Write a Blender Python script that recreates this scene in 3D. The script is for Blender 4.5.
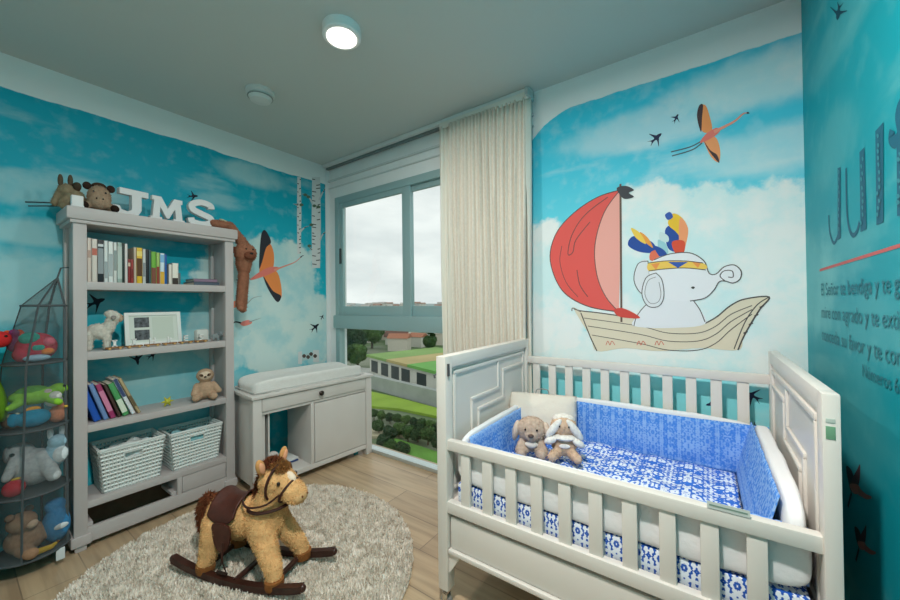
import bpy, bmesh, math, random
from mathutils import Vector, Matrix, noise
random.seed(7)
sc = bpy.context.scene
COL = sc.collection
for o in list(bpy.data.objects): bpy.data.objects.remove(o)
PI = math.pi
# ------------------------------------------------------------------ camera
FPX, YAW, PITCH, ROLL, EYE = 359.96, -0.6163, 0.0082, -0.0116, 1.25
fw = Vector((math.sin(YAW)*math.cos(PITCH), math.cos(YAW)*math.cos(PITCH), math.sin(PITCH)))
r0 = Vector((math.cos(YAW), -math.sin(YAW), 0)); u0 = r0.cross(fw)
rt = r0*math.cos(ROLL)+u0*math.sin(ROLL); up = u0*math.cos(ROLL)-r0*math.sin(ROLL)
cd = bpy.data.cameras.new('camera'); cam = bpy.data.objects.new('camera', cd); COL.objects.link(cam)
cd.sensor_width = 36; cd.lens = FPX/900*36; cd.clip_start = 0.02; cd.clip_end = 3000
m = Matrix((rt, up, -fw)).transposed().to_4x4(); m.translation = (0, 0, EYE); cam.matrix_world = m
sc.camera = cam
def at(px, py, ax, val):
    """point where the sight line of a photo pixel meets the plane axis=val"""
    d = rt*((px-450)/FPX)-up*((py-300)/FPX)+fw
    o = Vector((0, 0, EYE)); return o+d*((val-o[ax])/d[ax])
# ------------------------------------------------------------------ sky, light, exposure
wd = bpy.data.worlds.new('overcast_sky'); sc.world = wd; wd.use_nodes = True
nt = wd.node_tree; bg = nt.nodes['Background']
tc = nt.nodes.new('ShaderNodeTexCoord'); mp = nt.nodes.new('ShaderNodeMapping'); mp.inputs['Scale'].default_value = (1, 1, 3.2)
nz = nt.nodes.new('ShaderNodeTexNoise'); nz.inputs['Scale'].default_value = 3.2; nz.inputs['Detail'].default_value = 6
cr = nt.nodes.new('ShaderNodeValToRGB'); cr.color_ramp.elements[0].position = .36; cr.color_ramp.elements[1].position = .62
cr.color_ramp.elements[0].color = (.70, .74, .74, 1); cr.color_ramp.elements[1].color = (.93, .95, .93, 1)
nt.links.new(tc.outputs['Generated'], mp.inputs[0]); nt.links.new(mp.outputs[0], nz.inputs['Vector'])
nt.links.new(nz.outputs['Fac'], cr.inputs[0]); nt.links.new(cr.outputs[0], bg.inputs[0]); bg.inputs[1].default_value = 0.98
def disk_light(name, loc, power, size, col=(1, .96, .9)):
    l = bpy.data.lights.new(name, 'AREA'); l.shape = 'DISK'; l.size = size; l.energy = power; l.color = col
    o = bpy.data.objects.new(name, l); o.location = loc; COL.objects.link(o); return o
disk_light('ceiling_lamp_light', (-1.38, 1.09, 2.495), 8, .13)
disk_light('added_lamp_light', (-0.30, 0.28, 2.495), 46, .13)  # added unseen source that brightens the boat wall and crib
sc.view_settings.view_transform = 'Standard'; sc.view_settings.look = 'None'
sc.view_settings.exposure = 0.17; sc.view_settings.gamma = 1; sc.view_settings.use_curve_mapping = False
# ------------------------------------------------------------------ materials
def L(c):
    if isinstance(c, str): c = [int(c[i:i+2], 16)/255 for i in (0, 2, 4)]
    return tuple((v/12.92 if v <= .04045 else ((v+.055)/1.055)**2.4) for v in c)+(1,)
MATS = {}
def mat(name, col, rough=.6, metal=0, var=0, vscale=30, bump=0, bscale=200, spec=.4):
    if name in MATS: return MATS[name]
    m = bpy.data.materials.new(name); m.use_nodes = True; t = m.node_tree; b = t.nodes['Principled BSDF']
    c = L(col); b.inputs['Base Color'].default_value = c; b.inputs['Roughness'].default_value = rough
    b.inputs['Metallic'].default_value = metal; b.inputs['Specular IOR Level'].default_value = spec
    tcn = None
    if var or bump: tcn = t.nodes.new('ShaderNodeTexCoord')
    if var:
        n = t.nodes.new('ShaderNodeTexNoise'); n.inputs['Scale'].default_value = vscale; n.inputs['Detail'].default_value = 5
        r = t.nodes.new('ShaderNodeValToRGB'); r.color_ramp.elements[0].position = .3; r.color_ramp.elements[1].position = .7
        r.color_ramp.elements[0].color = tuple(v*(1-var) for v in c[:3])+(1,); r.color_ramp.elements[1].color = tuple(min(1, v*(1+var)) for v in c[:3])+(1,)
        t.links.new(tcn.outputs['Object'], n.inputs['Vector']); t.links.new(n.outputs['Fac'], r.inputs[0]); t.links.new(r.outputs[0], b.inputs['Base Color'])
    if bump:
        n = t.nodes.new('ShaderNodeTexNoise'); n.inputs['Scale'].default_value = bscale; n.inputs['Detail'].default_value = 3
        bn = t.nodes.new('ShaderNodeBump'); bn.inputs['Strength'].default_value = bump; bn.inputs['Distance'].default_value = .01
        t.links.new(tcn.outputs['Object'], n.inputs['Vector']); t.links.new(n.outputs['Fac'], bn.inputs['Height']); t.links.new(bn.outputs[0], b.inputs['Normal'])
    MATS[name] = m; return m
class G:
    """tiny node-graph writer"""
    def __init__(s, name):
        s.m = bpy.data.materials.new(name); s.m.use_nodes = True; s.t = s.m.node_tree; s.b = s.t.nodes['Principled BSDF']; MATS[name] = s.m
    def n(s, kind, ins=None, **kw):
        x = s.t.nodes.new('ShaderNode'+kind)
        for k, v in kw.items(): setattr(x, k, v)
        for k, v in (ins or {}).items():
            if isinstance(v, bpy.types.NodeSocket): s.t.links.new(v, x.inputs[k])
            else: x.inputs[k].default_value = v
        return x
    def math(s, op, a, b=0, c=0): return s.n('Math', {0: a, 1: b, 2: c}, operation=op).outputs[0]
    def vm(s, op, a, b): return s.n('VectorMath', {0: a, 1: b}, operation=op).outputs[0]
    def mr(s, v, a, b, c=0., d=1.): return s.n('MapRange', {0: v, 1: a, 2: b, 3: c, 4: d}, interpolation_type='SMOOTHSTEP').outputs[0]
    def mix(s, f, a, b):
        x = s.n('Mix', data_type='RGBA')
        for i, v in ((0, f), (6, a), (7, b)):
            if isinstance(v, bpy.types.NodeSocket): s.t.links.new(v, x.inputs[i])
            else: x.inputs[i].default_value = v
        return x.outputs[2]
    def base(s, c): s.t.links.new(c, s.b.inputs['Base Color'])
def mural(name, deep, sky, cloud, clouds, border=None, curl=None, streak=.5, ax=1, vfall=(1.0, 2.3)):
    """printed sky: clouds = (centre xyz, radii xyz, strength), border = z of the torn white margin"""
    g = G(name); P = g.n('TexCoord').outputs['Object']
    sep = g.n('SeparateXYZ', {0: P}); z = sep.outputs[2]
    n1 = g.n('TexNoise', {'Vector': P, 'Scale': 3.2, 'Detail': 6., 'Roughness': .6}).outputs['Fac']
    n2 = g.n('TexNoise', {'Vector': P, 'Scale': 11., 'Detail': 4.}).outputs['Fac']
    st = g.n('TexNoise', {'Vector': g.n('Mapping', {0: P, 'Rotation': (0.25, .25, 0), 'Scale': (1.0, 1.0, 3.6)}).outputs[0], 'Scale': 1.7, 'Detail': 5.}).outputs['Fac']
    c = g.mix(g.mr(z, vfall[1], vfall[0]), L(deep), L(sky))
    c = g.mix(g.math('MULTIPLY', g.mr(st, .53, .72), streak), c, L(cloud))
    c = g.mix(g.math('MULTIPLY', g.mr(n2, .5, .75), .18), c, L(cloud))
    mask = None
    wob = g.math('ADD', g.math('MULTIPLY', n1, .9), g.math('MULTIPLY', n2, .35))
    for (ce, ra, s) in clouds:
        d = g.vm('MULTIPLY', g.vm('SUBTRACT', P, ce), tuple(1/r for r in ra))
        ln = g.n('VectorMath', {0: d}, operation='LENGTH').outputs['Value']
        v = g.math('MULTIPLY', g.mr(g.math('ADD', ln, wob), 1.66 if s > .75 else 1.85, 1.52 if s > .75 else 1.2), s)
        mask = v if mask is None else g.math('MAXIMUM', mask, v)
    if mask is not None:
        c = g.mix(mask, c, g.mix(g.math('MULTIPLY', g.mr(n1, .42, .62), .35), L(cloud), L(sky)))
    if border:
        zz = g.math('ADD', z, g.math('MULTIPLY', g.math('SUBTRACT', n1, .5), .05))
        if curl:
            e = g.math('MAXIMUM', g.math('MULTIPLY', g.math('SUBTRACT', sep.outputs[ax], curl[0]), curl[1]), 0)
            zz = g.math('ADD', zz, g.math('MULTIPLY', g.math('MULTIPLY', e, e), curl[2]))
        c = g.mix(g.mr(zz, border, border+.006), c, L('e9eeee'))
    g.base(c); g.b.inputs['Roughness'].default_value = .55; g.b.inputs['Specular IOR Level'].default_value = .25
    return g.m
def print_fabric(name, c1, c2, per, sc_, thr, w=.04):
    g = G(name); P = g.n('TexCoord').outputs['Object']; s = g.n('SeparateXYZ', {0: P})
    q = [g.math('PINGPONG', s.outputs[i], per) for i in range(3)]
    v = g.n('CombineXYZ', {0: q[0], 1: q[1], 2: q[2]}).outputs[0]
    n = g.n('TexNoise', {'Vector': v, 'Scale': sc_, 'Detail': 1.5}).outputs['Fac']
    wv = g.n('TexVoronoi', {'Vector': v, 'Scale': sc_*.8}).outputs['Distance']
    f = g.mr(g.math('ADD', n, g.math('MULTIPLY', wv, .25)), thr-w, thr+w)
    g.base(g.mix(f, L(c1), L(c2))); g.b.inputs['Roughness'].default_value = .8; g.b.inputs['Specular IOR Level'].default_value = .15
    return g.m
WHITE = mat('white_lacquer', 'cfcbc6', .38, var=.02, vscale=6)
SHELFW = mat('shelf_lacquer', 'b9b3b1', .45, var=.03, vscale=5)
CRIBW = mat('crib_lacquer', 'dcd6ce', .35, var=.015, vscale=5)
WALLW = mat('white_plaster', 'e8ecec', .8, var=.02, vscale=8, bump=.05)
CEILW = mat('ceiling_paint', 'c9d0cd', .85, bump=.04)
ALU = mat('grey_aluminium', '9dbabc', .35, metal=.25)
ALUL = mat('light_aluminium', 'c5d0d0', .3, metal=.5)
STEEL = mat('chrome', 'c8c8c8', .2, metal=1)
BLACK = mat('black_plastic', '1c1c1f', .4)
DARKKNOB = mat('dark_bronze', '3a332e', .35, metal=.6)
def glassmat():
    m = bpy.data.materials.new('window_glass'); m.use_nodes = True; t = m.node_tree
    t.nodes.remove(t.nodes['Principled BSDF']); o = t.nodes['Material Output']
    a = t.nodes.new('ShaderNodeBsdfTransparent'); a.inputs[0].default_value = (.95, .975, .97, 1)
    b = t.nodes.new('ShaderNodeBsdfGlossy'); b.inputs['Roughness'].default_value = .02
    lw_ = t.nodes.new('ShaderNodeLayerWeight'); pw = t.nodes.new('ShaderNodeMath'); pw.operation = 'POWER'; pw.inputs[1].default_value = 4; t.links.new(lw_.outputs['Facing'], pw.inputs[0]); f = t.nodes.new('ShaderNodeMath'); f.operation = 'MULTIPLY_ADD'; f.inputs[1].default_value = .5; f.inputs[2].default_value = .015; t.links.new(pw.outputs[0], f.inputs[0])
    x = t.nodes.new('ShaderNodeMixShader'); t.links.new(f.outputs[0], x.inputs[0]); t.links.new(a.outputs[0], x.inputs[1]); t.links.new(b.outputs[0], x.inputs[2])
    t.links.new(x.outputs[0], o.inputs[0]); return m
GLASS = glassmat()
def netmat(name, col, fac):
    m = bpy.data.materials.new(name); m.use_nodes = True; t = m.node_tree
    b = t.nodes['Principled BSDF']; b.inputs['Base Color'].default_value = L(col); b.inputs['Roughness'].default_value = .8
    a = t.nodes.new('ShaderNodeBsdfTransparent'); x = t.nodes.new('ShaderNodeMixShader'); x.inputs[0].default_value = fac
    t.links.new(a.outputs[0], x.inputs[1]); t.links.new(b.outputs[0], x.inputs[2]); t.links.new(x.outputs[0], t.nodes['Material Output'].inputs[0]); return m
NET = netmat('dark_net', '5b6668', .30)
def emit(name, col, s):
    m = bpy.data.materials.new(name); m.use_nodes = True; b = m.node_tree.nodes['Principled BSDF']
    b.inputs['Base Color'].default_value = L(col); b.inputs['Emission Color'].default_value = L(col); b.inputs['Emission Strength'].default_value = s; return m
# ------------------------------------------------------------------ mesh helpers
def NB(): return bmesh.new()
def _mi(bm, faces, mi):
    for f in faces: f.material_index = mi
def box(bm, x0, x1, y0, y1, z0, z1, bev=0, mi=0, rot=None, piv=None):
    r = bmesh.ops.create_cube(bm, size=1); vs = r['verts']
    for v in vs: v.co = Vector(((x0+x1)/2+v.co.x*(x1-x0), (y0+y1)/2+v.co.y*(y1-y0), (z0+z1)/2+v.co.z*(z1-z0)))
    fs = list({f for v in vs for f in v.link_faces})
    if bev:
        bev = min(bev, .45*min(abs(x1-x0), abs(y1-y0), abs(z1-z0)))
        es = list({e for v in vs for e in v.link_edges})
        r2 = bmesh.ops.bevel(bm, geom=es, offset=bev, segments=2, profile=.6, affect='EDGES', clamp_overlap=True)
        fs = list({f for v in r2['verts'] for f in v.link_faces} | {f for f in fs if f.is_valid}); vs = list({v for f in fs for v in f.verts})
    _mi(bm, fs, mi)
    if rot is not None:
        p = Vector(piv) if piv is not None else Vector(((x0+x1)/2, (y0+y1)/2, (z0+z1)/2))
        for v in vs: v.co = p+rot@(v.co-p)
    return vs
def RX(a): return Matrix.Rotation(math.radians(a), 3, 'X')
def RY(a): return Matrix.Rotation(math.radians(a), 3, 'Y')
def RZ(a): return Matrix.Rotation(math.radians(a), 3, 'Z')
def ell(bm, c, r, rot=None, mi=0, seg=16):
    if not hasattr(r, '__len__'): r = (r, r, r)
    q = bmesh.ops.create_uvsphere(bm, u_segments=seg, v_segments=max(6, seg*2//3), radius=1); vs = q['verts']
    for v in vs:
        p = Vector((v.co.x*r[0], v.co.y*r[1], v.co.z*r[2])); v.co = Vector(c)+(rot@p if rot is not None else p)
    _mi(bm, {f for v in vs for f in v.link_faces}, mi); return vs
def tube(bm, pts, rad, seg=8, mi=0, caps=True, flat=None):
    pts = [Vector(p) for p in pts]; n = len(pts)
    rr = rad if hasattr(rad, '__len__') else [rad]*n
    rings = []; ref = None
    for i, p in enumerate(pts):
        t = (pts[min(i+1, n-1)]-pts[max(i-1, 0)]).normalized()
        if ref is None: ref = Vector((0, 0, 1)) if abs(t.z) < .9 else Vector((1, 0, 0))
        a = (ref-t*ref.dot(t)); a = a.normalized() if a.length > 1e-6 else t.orthogonal().normalized()
        b = t.cross(a); ref = a
        fa = flat if flat else 1
        rings.append([bm.verts.new(p+(a*math.cos(2*PI*k/seg)*fa+b*math.sin(2*PI*k/seg))*rr[i]) for k in range(seg)])
    for i in range(n-1):
        for k in range(seg):
            f = bm.faces.new((rings[i][k], rings[i][(k+1) % seg], rings[i+1][(k+1) % seg], rings[i+1][k])); f.material_index = mi
    if caps:
        f = bm.faces.new(rings[0][::-1]); f.material_index = mi; f = bm.faces.new(rings[-1]); f.material_index = mi
def cone(bm, p0, p1, a, b, seg=14, mi=0): tube(bm, [p0, p1], [a, b], seg, mi)
def cap(bm, p0, p1, a, b, seg=14, mi=0):
    """tapered limb with round ends"""
    cone(bm, p0, p1, a, b, seg, mi); ell(bm, p0, a*.995, mi=mi, seg=12); ell(bm, p1, b*.995, mi=mi, seg=12)
def lathe(bm, prof, c=(0, 0, 0), seg=28, mi=0):
    rings = []
    for (r, z) in prof:
        rings.append([bm.verts.new((c[0]+r*math.cos(2*PI*k/seg), c[1]+r*math.sin(2*PI*k/seg), c[2]+z)) for k in range(seg)])
    for i in range(len(rings)-1):
        for k in range(seg):
            f = bm.faces.new((rings[i][k], rings[i][(k+1) % seg], rings[i+1][(k+1) % seg], rings[i+1][k])); f.material_index = mi
    f = bm.faces.new(rings[0][::-1]); f.material_index = mi; f = bm.faces.new(rings[-1]); f.material_index = mi
def prism(bm, pts, ax, d0, d1, mi=0):
    """outline in the plane normal to ax (other two axes in order), extruded d0..d1"""
    def P(a, b, d): return {0: (d, a, b), 1: (a, d, b), 2: (a, b, d)}[ax]
    A = [bm.verts.new(P(a, b, d0)) for a, b in pts]; B = [bm.verts.new(P(a, b, d1)) for a, b in pts]
    fs = [bm.faces.new(A[::-1]), bm.faces.new(B)]; n = len(pts)
    for i in range(n): fs.append(bm.faces.new((A[i], A[(i+1) % n], B[(i+1) % n], B[i])))
    _mi(bm, fs, mi); return A+B
def spline(pts, k=6, closed=False):
    pts = [Vector(p) for p in pts]; n = len(pts); out = []
    for i in range(n if closed else n-1):
        if closed: a, b, c, d = pts[i-1], pts[i], pts[(i+1) % n], pts[(i+2) % n]
        else: a, b, c, d = pts[max(i-1, 0)], pts[i], pts[i+1], pts[min(i+2, n-1)]
        for j in range(k):
            t = j/k; out.append(.5*((2*b)+(c-a)*t+(2*a-5*b+4*c-d)*t*t+(3*b-a-3*c+d)*t*t*t))
    if not closed: out.append(pts[-1])
    return out
def fur(bm, n, ln, wd=.0022, down=.4, mi=0, rnd=.5, keep=None):
    """short blades of pile grown over the faces of bm"""
    fs = [f for f in bm.faces if keep is None or keep(f)]; ar = [f.calc_area() for f in fs]
    for f in random.choices(fs, ar, k=n):
        vs = [v.co for v in f.verts]; w = [random.random() for _ in vs]; s = sum(w)
        p = sum((v*q for v, q in zip(vs, w)), Vector())/s; nn = f.normal
        d = (nn+Vector((random.uniform(-rnd, rnd), random.uniform(-rnd, rnd), random.uniform(-rnd, rnd)-down))).normalized()
        sd = d.cross(Vector((random.uniform(-1, 1), random.uniform(-1, 1), random.uniform(-1, 1)))).normalized()*wd
        q = bm.faces.new((bm.verts.new(p-sd), bm.verts.new(p+sd), bm.verts.new(p+d*ln*random.uniform(.6, 1.2)))); q.material_index = f.material_index if mi is None else mi
def obj(name, bm, mats, parent=None, smooth=True, ang=40):
    me = bpy.data.meshes.new(name); bmesh.ops.recalc_face_normals(bm, faces=[f for f in bm.faces if len(f.verts) > 3]) if len(bm.faces) < 60000 else None
    bm.to_mesh(me); bm.free()
    for mm in (mats if isinstance(mats, (list, tuple)) else [mats]): me.materials.append(mm)
    if smooth:
        me.polygons.foreach_set('use_smooth', [True]*len(me.polygons)); me.set_sharp_from_angle(angle=math.radians(ang))
    o = bpy.data.objects.new(name, me); COL.objects.link(o)
    if parent: o.parent = parent
    return o
def remesh(bm, vox=.008, smooth=4):
    """fuse overlapping closed shapes into one continuous skin; returns a bmesh"""
    me = bpy.data.meshes.new('tmp'); bmesh.ops.recalc_face_normals(bm, faces=bm.faces[:]); bm.to_mesh(me); bm.free()
    o = bpy.data.objects.new('tmp', me); COL.objects.link(o)
    a = o.modifiers.new('r', 'REMESH'); a.mode = 'VOXEL'; a.voxel_size = vox
    b = o.modifiers.new('s', 'SMOOTH'); b.iterations = smooth; b.factor = .5
    ev = o.evaluated_get(bpy.context.evaluated_depsgraph_get()); m2 = ev.to_mesh()
    out = bmesh.new(); out.from_mesh(m2); ev.to_mesh_clear(); bpy.data.objects.remove(o); bpy.data.meshes.remove(me)
    out.normal_update(); return out
def tag(o, label, cat, group=None, kind=None):
    if label: o['label'] = label
    if cat: o['category'] = cat
    if group: o['group'] = group
    if kind: o['kind'] = kind
    return o
def thing(name, label, cat, loc=(0, 0, 0), rz=0, group=None, rx=0, ry=0):
    o = bpy.data.objects.new(name, None); o.empty_display_size = .05; COL.objects.link(o); o.location = loc
    o.rotation_euler = (math.radians(rx), math.radians(ry), math.radians(rz)); return tag(o, label, cat, group)
def struct(name, bm, m, parent=None, smooth=False):
    o = obj(name, bm, m, parent, smooth)
    if not parent: o['kind'] = 'structure'
    return o
# ------------------------------------------------------------------ the room
XL, XR, YB, YF, ZC = -2.90, .353, 2.122, -1.25, 2.55
WX0, WX1, WZ1 = -2.79, -1.15, 2.235
def lw(px, py): return at(px, py, 0, XL)
def bw(px, py): return at(px, py, 1, YB)
def rw(px, py): return at(px, py, 0, XR)
def cl(fn, px, py, ra, rb, s=1.0):
    c = fn(px, py); return (tuple(c), ((.5, ra, rb) if fn is not bw else (ra, .5, rb)), s)
MUR_L = mural('mural_left_sky', '02a6be', '1fbccf', 'd2e6e2',
    [cl(lw, 268, 285, .50, .42, .95), cl(lw, 300, 330, .42, .38, .95), cl(lw, 240, 330, .40, .30, .8), cl(lw, 25, 290, .42, .22, .55), cl(lw, 30, 190, .5, .09, .45), cl(lw, 255, 175, .26, .10, .5), cl(lw, 60, 235, .45, .08, .5), cl(lw, 200, 350, .5, .2, .6), cl(lw, 285, 345, .40, .22, 1), cl(lw, 150, 400, .7, .25, .45)],
    border=2.375, streak=.38)
MUR_B = mural('mural_boat_sky', '34c6e2', '8fe6ee', 'eef2f0',  # same print as the left wall; brighter light painted into paler colours
    [cl(bw, 700, 275, .58, .47, 1), cl(bw, 650, 255, .36, .40, 1), cl(bw, 775, 310, .42, .32, 1), cl(bw, 545, 290, .30, .40, 1), cl(bw, 560, 350, .5, .13, .9), cl(bw, 720, 350, .7, .16, .9), cl(bw, 760, 80, .42, .14, .7), cl(bw, 650, 125, .5, .11, .45), cl(bw, 770, 150, .35, .12, .5)],
    border=2.385, curl=(-.60, -1, 1.9), streak=.4, ax=0)
MUR_R = mural('mural_right_sky', '0ba4b2', '089aa8', '7cc8c8',
    [cl(rw, 812, 285, .34, .22, .75), cl(rw, 830, 150, .3, .12, .3), cl(rw, 880, 330, .5, .10, .25), cl(rw, 860, 420, .25, .2, .3), cl(rw, 838, 30, .5, .08, .3)],
    streak=.35)
def floor_mat():
    g = G('oak_plank_tiles'); P = g.n('TexCoord').outputs['Object']
    br = g.n('TexBrick', {'Vector': P, 'Color1': L('ab9376'), 'Color2': L('bfa685'), 'Mortar': L('7d6b58'), 'Scale': 1., 'Mortar Size': .0025, 'Brick Width': 1.2, 'Row Height': .2, 'Bias': 0.}, offset=.37)
    gr = g.n('TexNoise', {'Vector': g.n('Mapping', {0: P, 'Scale': (2.2, 34, 10)}).outputs[0], 'Scale': 1., 'Detail': 6.}).outputs['Fac']
    big = g.n('TexNoise', {'Vector': g.n('Mapping', {0: P, 'Scale': (1.2, 6, 1)}).outputs[0], 'Scale': 1.5, 'Detail': 3.}).outputs['Fac']
    c = g.mix(g.math('MULTIPLY', g.mr(gr, .35, .7), .45), br.outputs['Color'], L('77634d'))
    c = g.mix(g.math('MULTIPLY', g.mr(big, .4, .7), .35), c, L('c6b294'))
    g.base(c); g.b.inputs['Roughness'].default_value = .33
    return g.m
bm = NB(); box(bm, XL-.1, XR+.1, YF-.1, YB+.11, -.1, 0); struct('floor', bm, floor_mat())
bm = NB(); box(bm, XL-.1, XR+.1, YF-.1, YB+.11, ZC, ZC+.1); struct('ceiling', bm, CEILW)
bm = NB(); box(bm, XL-.1, XL, YF-.1, YB, 0, ZC); WLEFT = struct('wall_left', bm, MUR_L)
bm = NB(); box(bm, XR, XR+.1, YF-.1, YB+.1, 0, ZC); WRIGHT = struct('wall_right', bm, MUR_R)
bm = NB(); box(bm, XL, XR, YF-.1, YF, 0, ZC); struct('wall_front', bm, WALLW)
bm = NB()
box(bm, XL-.1, WX0, YB, YB+.11, 0, ZC, mi=1); box(bm, WX0, WX1, YB, YB+.11, WZ1, ZC, mi=1); box(bm, WX1, XR, YB, YB+.11, 0, ZC)
WBACK = struct('wall_back', bm, [MUR_B, WALLW])
bm = NB(); box(bm, XL, XL+.012, YB-.04, YB, 0, ZC, .002); struct('trim_1', bm, WALLW)          # white corner strip beside the window
# cornice lines of the recessed curtain track above the window
bm = NB(); box(bm, XL+.012, -.85, YB-.012, YB, 2.335, 2.345, .003); box(bm, XL+.012, -.85, YB-.02, YB, 2.40, 2.414, .003); struct('trim_2', bm, mat('cornice_white', 'cfd6d6', .6))
t = thing('curtain_rail', 'white double curtain rail fixed under the ceiling above the window', 'curtain rail', (0, 0, 0))
bm = NB(); box(bm, XL+.02, -.845, 2.045, YB-.001, 2.52, ZC-.001, .004); obj('pelmet', bm, mat('rail_white', 'd9dddc', .5), t)
bm = NB(); box(bm, XL+.03, -.855, 2.07, 2.10, 2.505, 2.52, .003); obj('track', bm, mat('rail_grey', '737e7e', .5), t)
bm = NB(); box(bm, -.86, -.842, 2.005, 2.11, 2.485, 2.53, .004); obj('end_cap', bm, ALUL, t)
# window: two sliding sashes above, fixed pane below
W = bpy.data.objects.new('window_1', None); COL.objects.link(W); W['kind'] = 'structure'
y0, y1 = 2.105, 2.165
bm = NB()
box(bm, WX0, WX0+.055, y0, y1, 0, WZ1, .004); box(bm, WX1-.05, WX1, y0, y1, 0, WZ1, .004); box(bm, WX0+.055, WX1-.05, y0, y1, WZ1-.06, WZ1, .004)
obj('window_frame', bm, ALU, W)
bm = NB(); box(bm, WX0-.012, WX1, y0-.02, y1, 1.03, 1.15, .012); obj('transom', bm, ALU, W)
for (a, b, ya) in ((WX0+.055, -1.87, 2.112), (-1.955, WX1-.05, 2.135)):
    bm = NB(); z0, z1 = 1.15, WZ1-.06
    box(bm, a, a+(.05 if a < -2 else .085), ya, ya+.022, z0, z1, .004); box(bm, b-(.085 if a < -2 else .05), b, ya, ya+.022, z0, z1, .004)
    la = a+(.05 if a < -2 else .085)-.001; lb = b-(.085 if a < -2 else .05)+.001; box(bm, la, lb, ya+.0005, ya+.0215, z0, z0+.08, .003); box(bm, la, lb, ya+.0005, ya+.0215, z1-.045, z1, .003)
    s = obj('window_sash', bm, ALU, W)
    bm = NB(); box(bm, a+.03, b-.03, ya+.008, ya+.013, z0+.06, z1-.03); obj('window_pane', bm, GLASS, s)
bm = NB(); box(bm, WX0+.05, WX1-.04, 2.13, 2.136, .03, 1.05); obj('window_pane', bm, GLASS, W)
bm = NB(); box(bm, WX0, WX1, y0-.01, y1, 0.0, .028, .004); obj('sill_track', bm, ALUL, W)
bm = NB(); box(bm, WX0+.065, WX0+.085, 2.10, 2.113, 1.62, 1.76, .004); obj('sash_handle', bm, mat('dark_handle', '40494b', .4), W)
# ------------------------------------------------------------------ printed motifs of the mural (flat print on the wallpaper)
def flat(c, n=None): return mat('print_'+(n or c), c, .6, spec=.2)
class Print:
    """one printed motif: pixel outlines carried onto the wall plane"""
    def __init__(s, fn): s.fn = fn; s.bm = NB(); s.mats = []; s.lay = 0; s.nrm = {lw: Vector((1, 0, 0)), bw: Vector((0, -1, 0)), rw: Vector((-1, 0, 0))}[fn]
    def _m(s, c):
        mm = flat(c)
        if mm not in s.mats: s.mats.append(mm)
        return s.mats.index(mm)
    def poly(s, pts, col, sm=True, k=5):
        s.lay += 1; i = s._m(col); pts = [(p[0], p[1], 0) for p in pts]
        if sm: pts = spline(pts, k, True)
        f = s.bm.faces.new([s.bm.verts.new(s.fn(p[0], p[1])+s.nrm*(.0008+.00009*s.lay)) for p in pts]); f.material_index = i; f.normal_update()
        bmesh.ops.triangulate(s.bm, faces=[f]); return s
    def line(s, pts, w, col='4a4644', sm=True, k=5, taper=False):
        s.lay += 1; i = s._m(col); pts = [Vector((p[0], p[1], 0)) for p in pts]
        if sm and len(pts) > 2: pts = spline(pts, k)
        q = [s.fn(p[0], p[1])+s.nrm*(.0008+.00009*s.lay) for p in pts]; n = len(q); row = []
        for j in range(n):
            d = (q[min(j+1, n-1)]-q[max(j-1, 0)]).normalized(); b = d.cross(s.nrm)*(w/2*(1-.8*j/(n-1) if taper else 1)); row.append((s.bm.verts.new(q[j]-b), s.bm.verts.new(q[j]+b)))
        for a, b in zip(row, row[1:]):
            f = s.bm.faces.new((a[0], a[1], b[1], b[0])); f.material_index = i
        return s
    def done(s, name, wall):
        return obj(name, s.bm, s.mats, wall, False)
OUT = '55504e'
def outline(p, pts, col, w=.004, closed=True):
    p.poly(pts, col); p.line([*pts, pts[0]] if closed else pts, w, OUT)
# boat and sail
p = Print(bw)
sail = [(620, 190), (598, 197), (575, 212), (557, 232), (550, 256), (556, 280), (568, 296), (590, 307), (619, 312)]
p.poly([*spline([(a, b, 0) for a, b in sail], 5), (620.5, 250)], 'e8605a', False)
p.poly([*spline([(620, 190, 0), (604, 213, 0), (595, 245, 0), (597, 275, 0), (606, 297, 0), (619, 312, 0)], 5), (620.5, 250)], 'f3aca0', False)
p.line(sail, .005, OUT); p.line([(620, 190), (604, 213), (595, 245), (597, 275), (606, 297), (619, 312)], .004, OUT)
p.line([(608, 197), (585, 215), (572, 235), (568, 254), (573, 252), (576, 240), (590, 222)], .004, OUT); p.line([(577, 270), (580, 285), (588, 297)], .004, OUT); p.line([(562, 246), (560, 262), (566, 282), (578, 297)], .003, OUT)
hull = [(574, 309), (582, 311), (600, 313), (640, 319), (668, 325), (698, 325), (715, 318), (730, 306), (745, 299), (769, 297), (760, 309), (750, 325), (743, 338), (738, 350), (700, 348), (660, 351), (625, 348), (597, 351), (590, 336)]
p.poly(hull, 'e2d6bf'); p.line(hull[:14], .006, OUT); p.line([(597, 351), (590, 336), (581, 313)], .006, OUT); p.line([(581, 312), (573, 308), (572, 311)], .006, '8a8078')
for dy, x0 in ((7, 584), (15, 588), (24, 592)):
    p.line([(x0, 311+dy), (640, 319+dy*1.02), (668, 326+dy), (698, 326+dy), (716, 319+dy), (731, 308+dy*.9), (752, 302+dy*.5)], .0035, OUT)
p.line([(769, 297), (757, 305), (745, 322), (734, 349)], .004, OUT)
for t_ in (.2, .4, .6, .8): p.line([(769-t_*27, 297+t_*43), (765-t_*27, 299+t_*43)], .006, OUT)
for x in (606, 637, 655): p.line([(x, 345), (x+2, 341), (x+4, 345), (x+6, 341), (x+9, 345)], .0035, 'd3705e')
p.line([(620.5, 184), (621.5, 322)], .010, '6d5a50', False)
p.poly([(617, 188), (626, 186), (634, 190), (629, 193), (634, 197), (625, 199), (620, 195)], '4a4a50')
p.poly([(614, 310), (622, 308), (634, 313), (640, 318), (628, 318), (618, 316)], 'd65048')
p.done('sailing_boat_print', WBACK)
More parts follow.
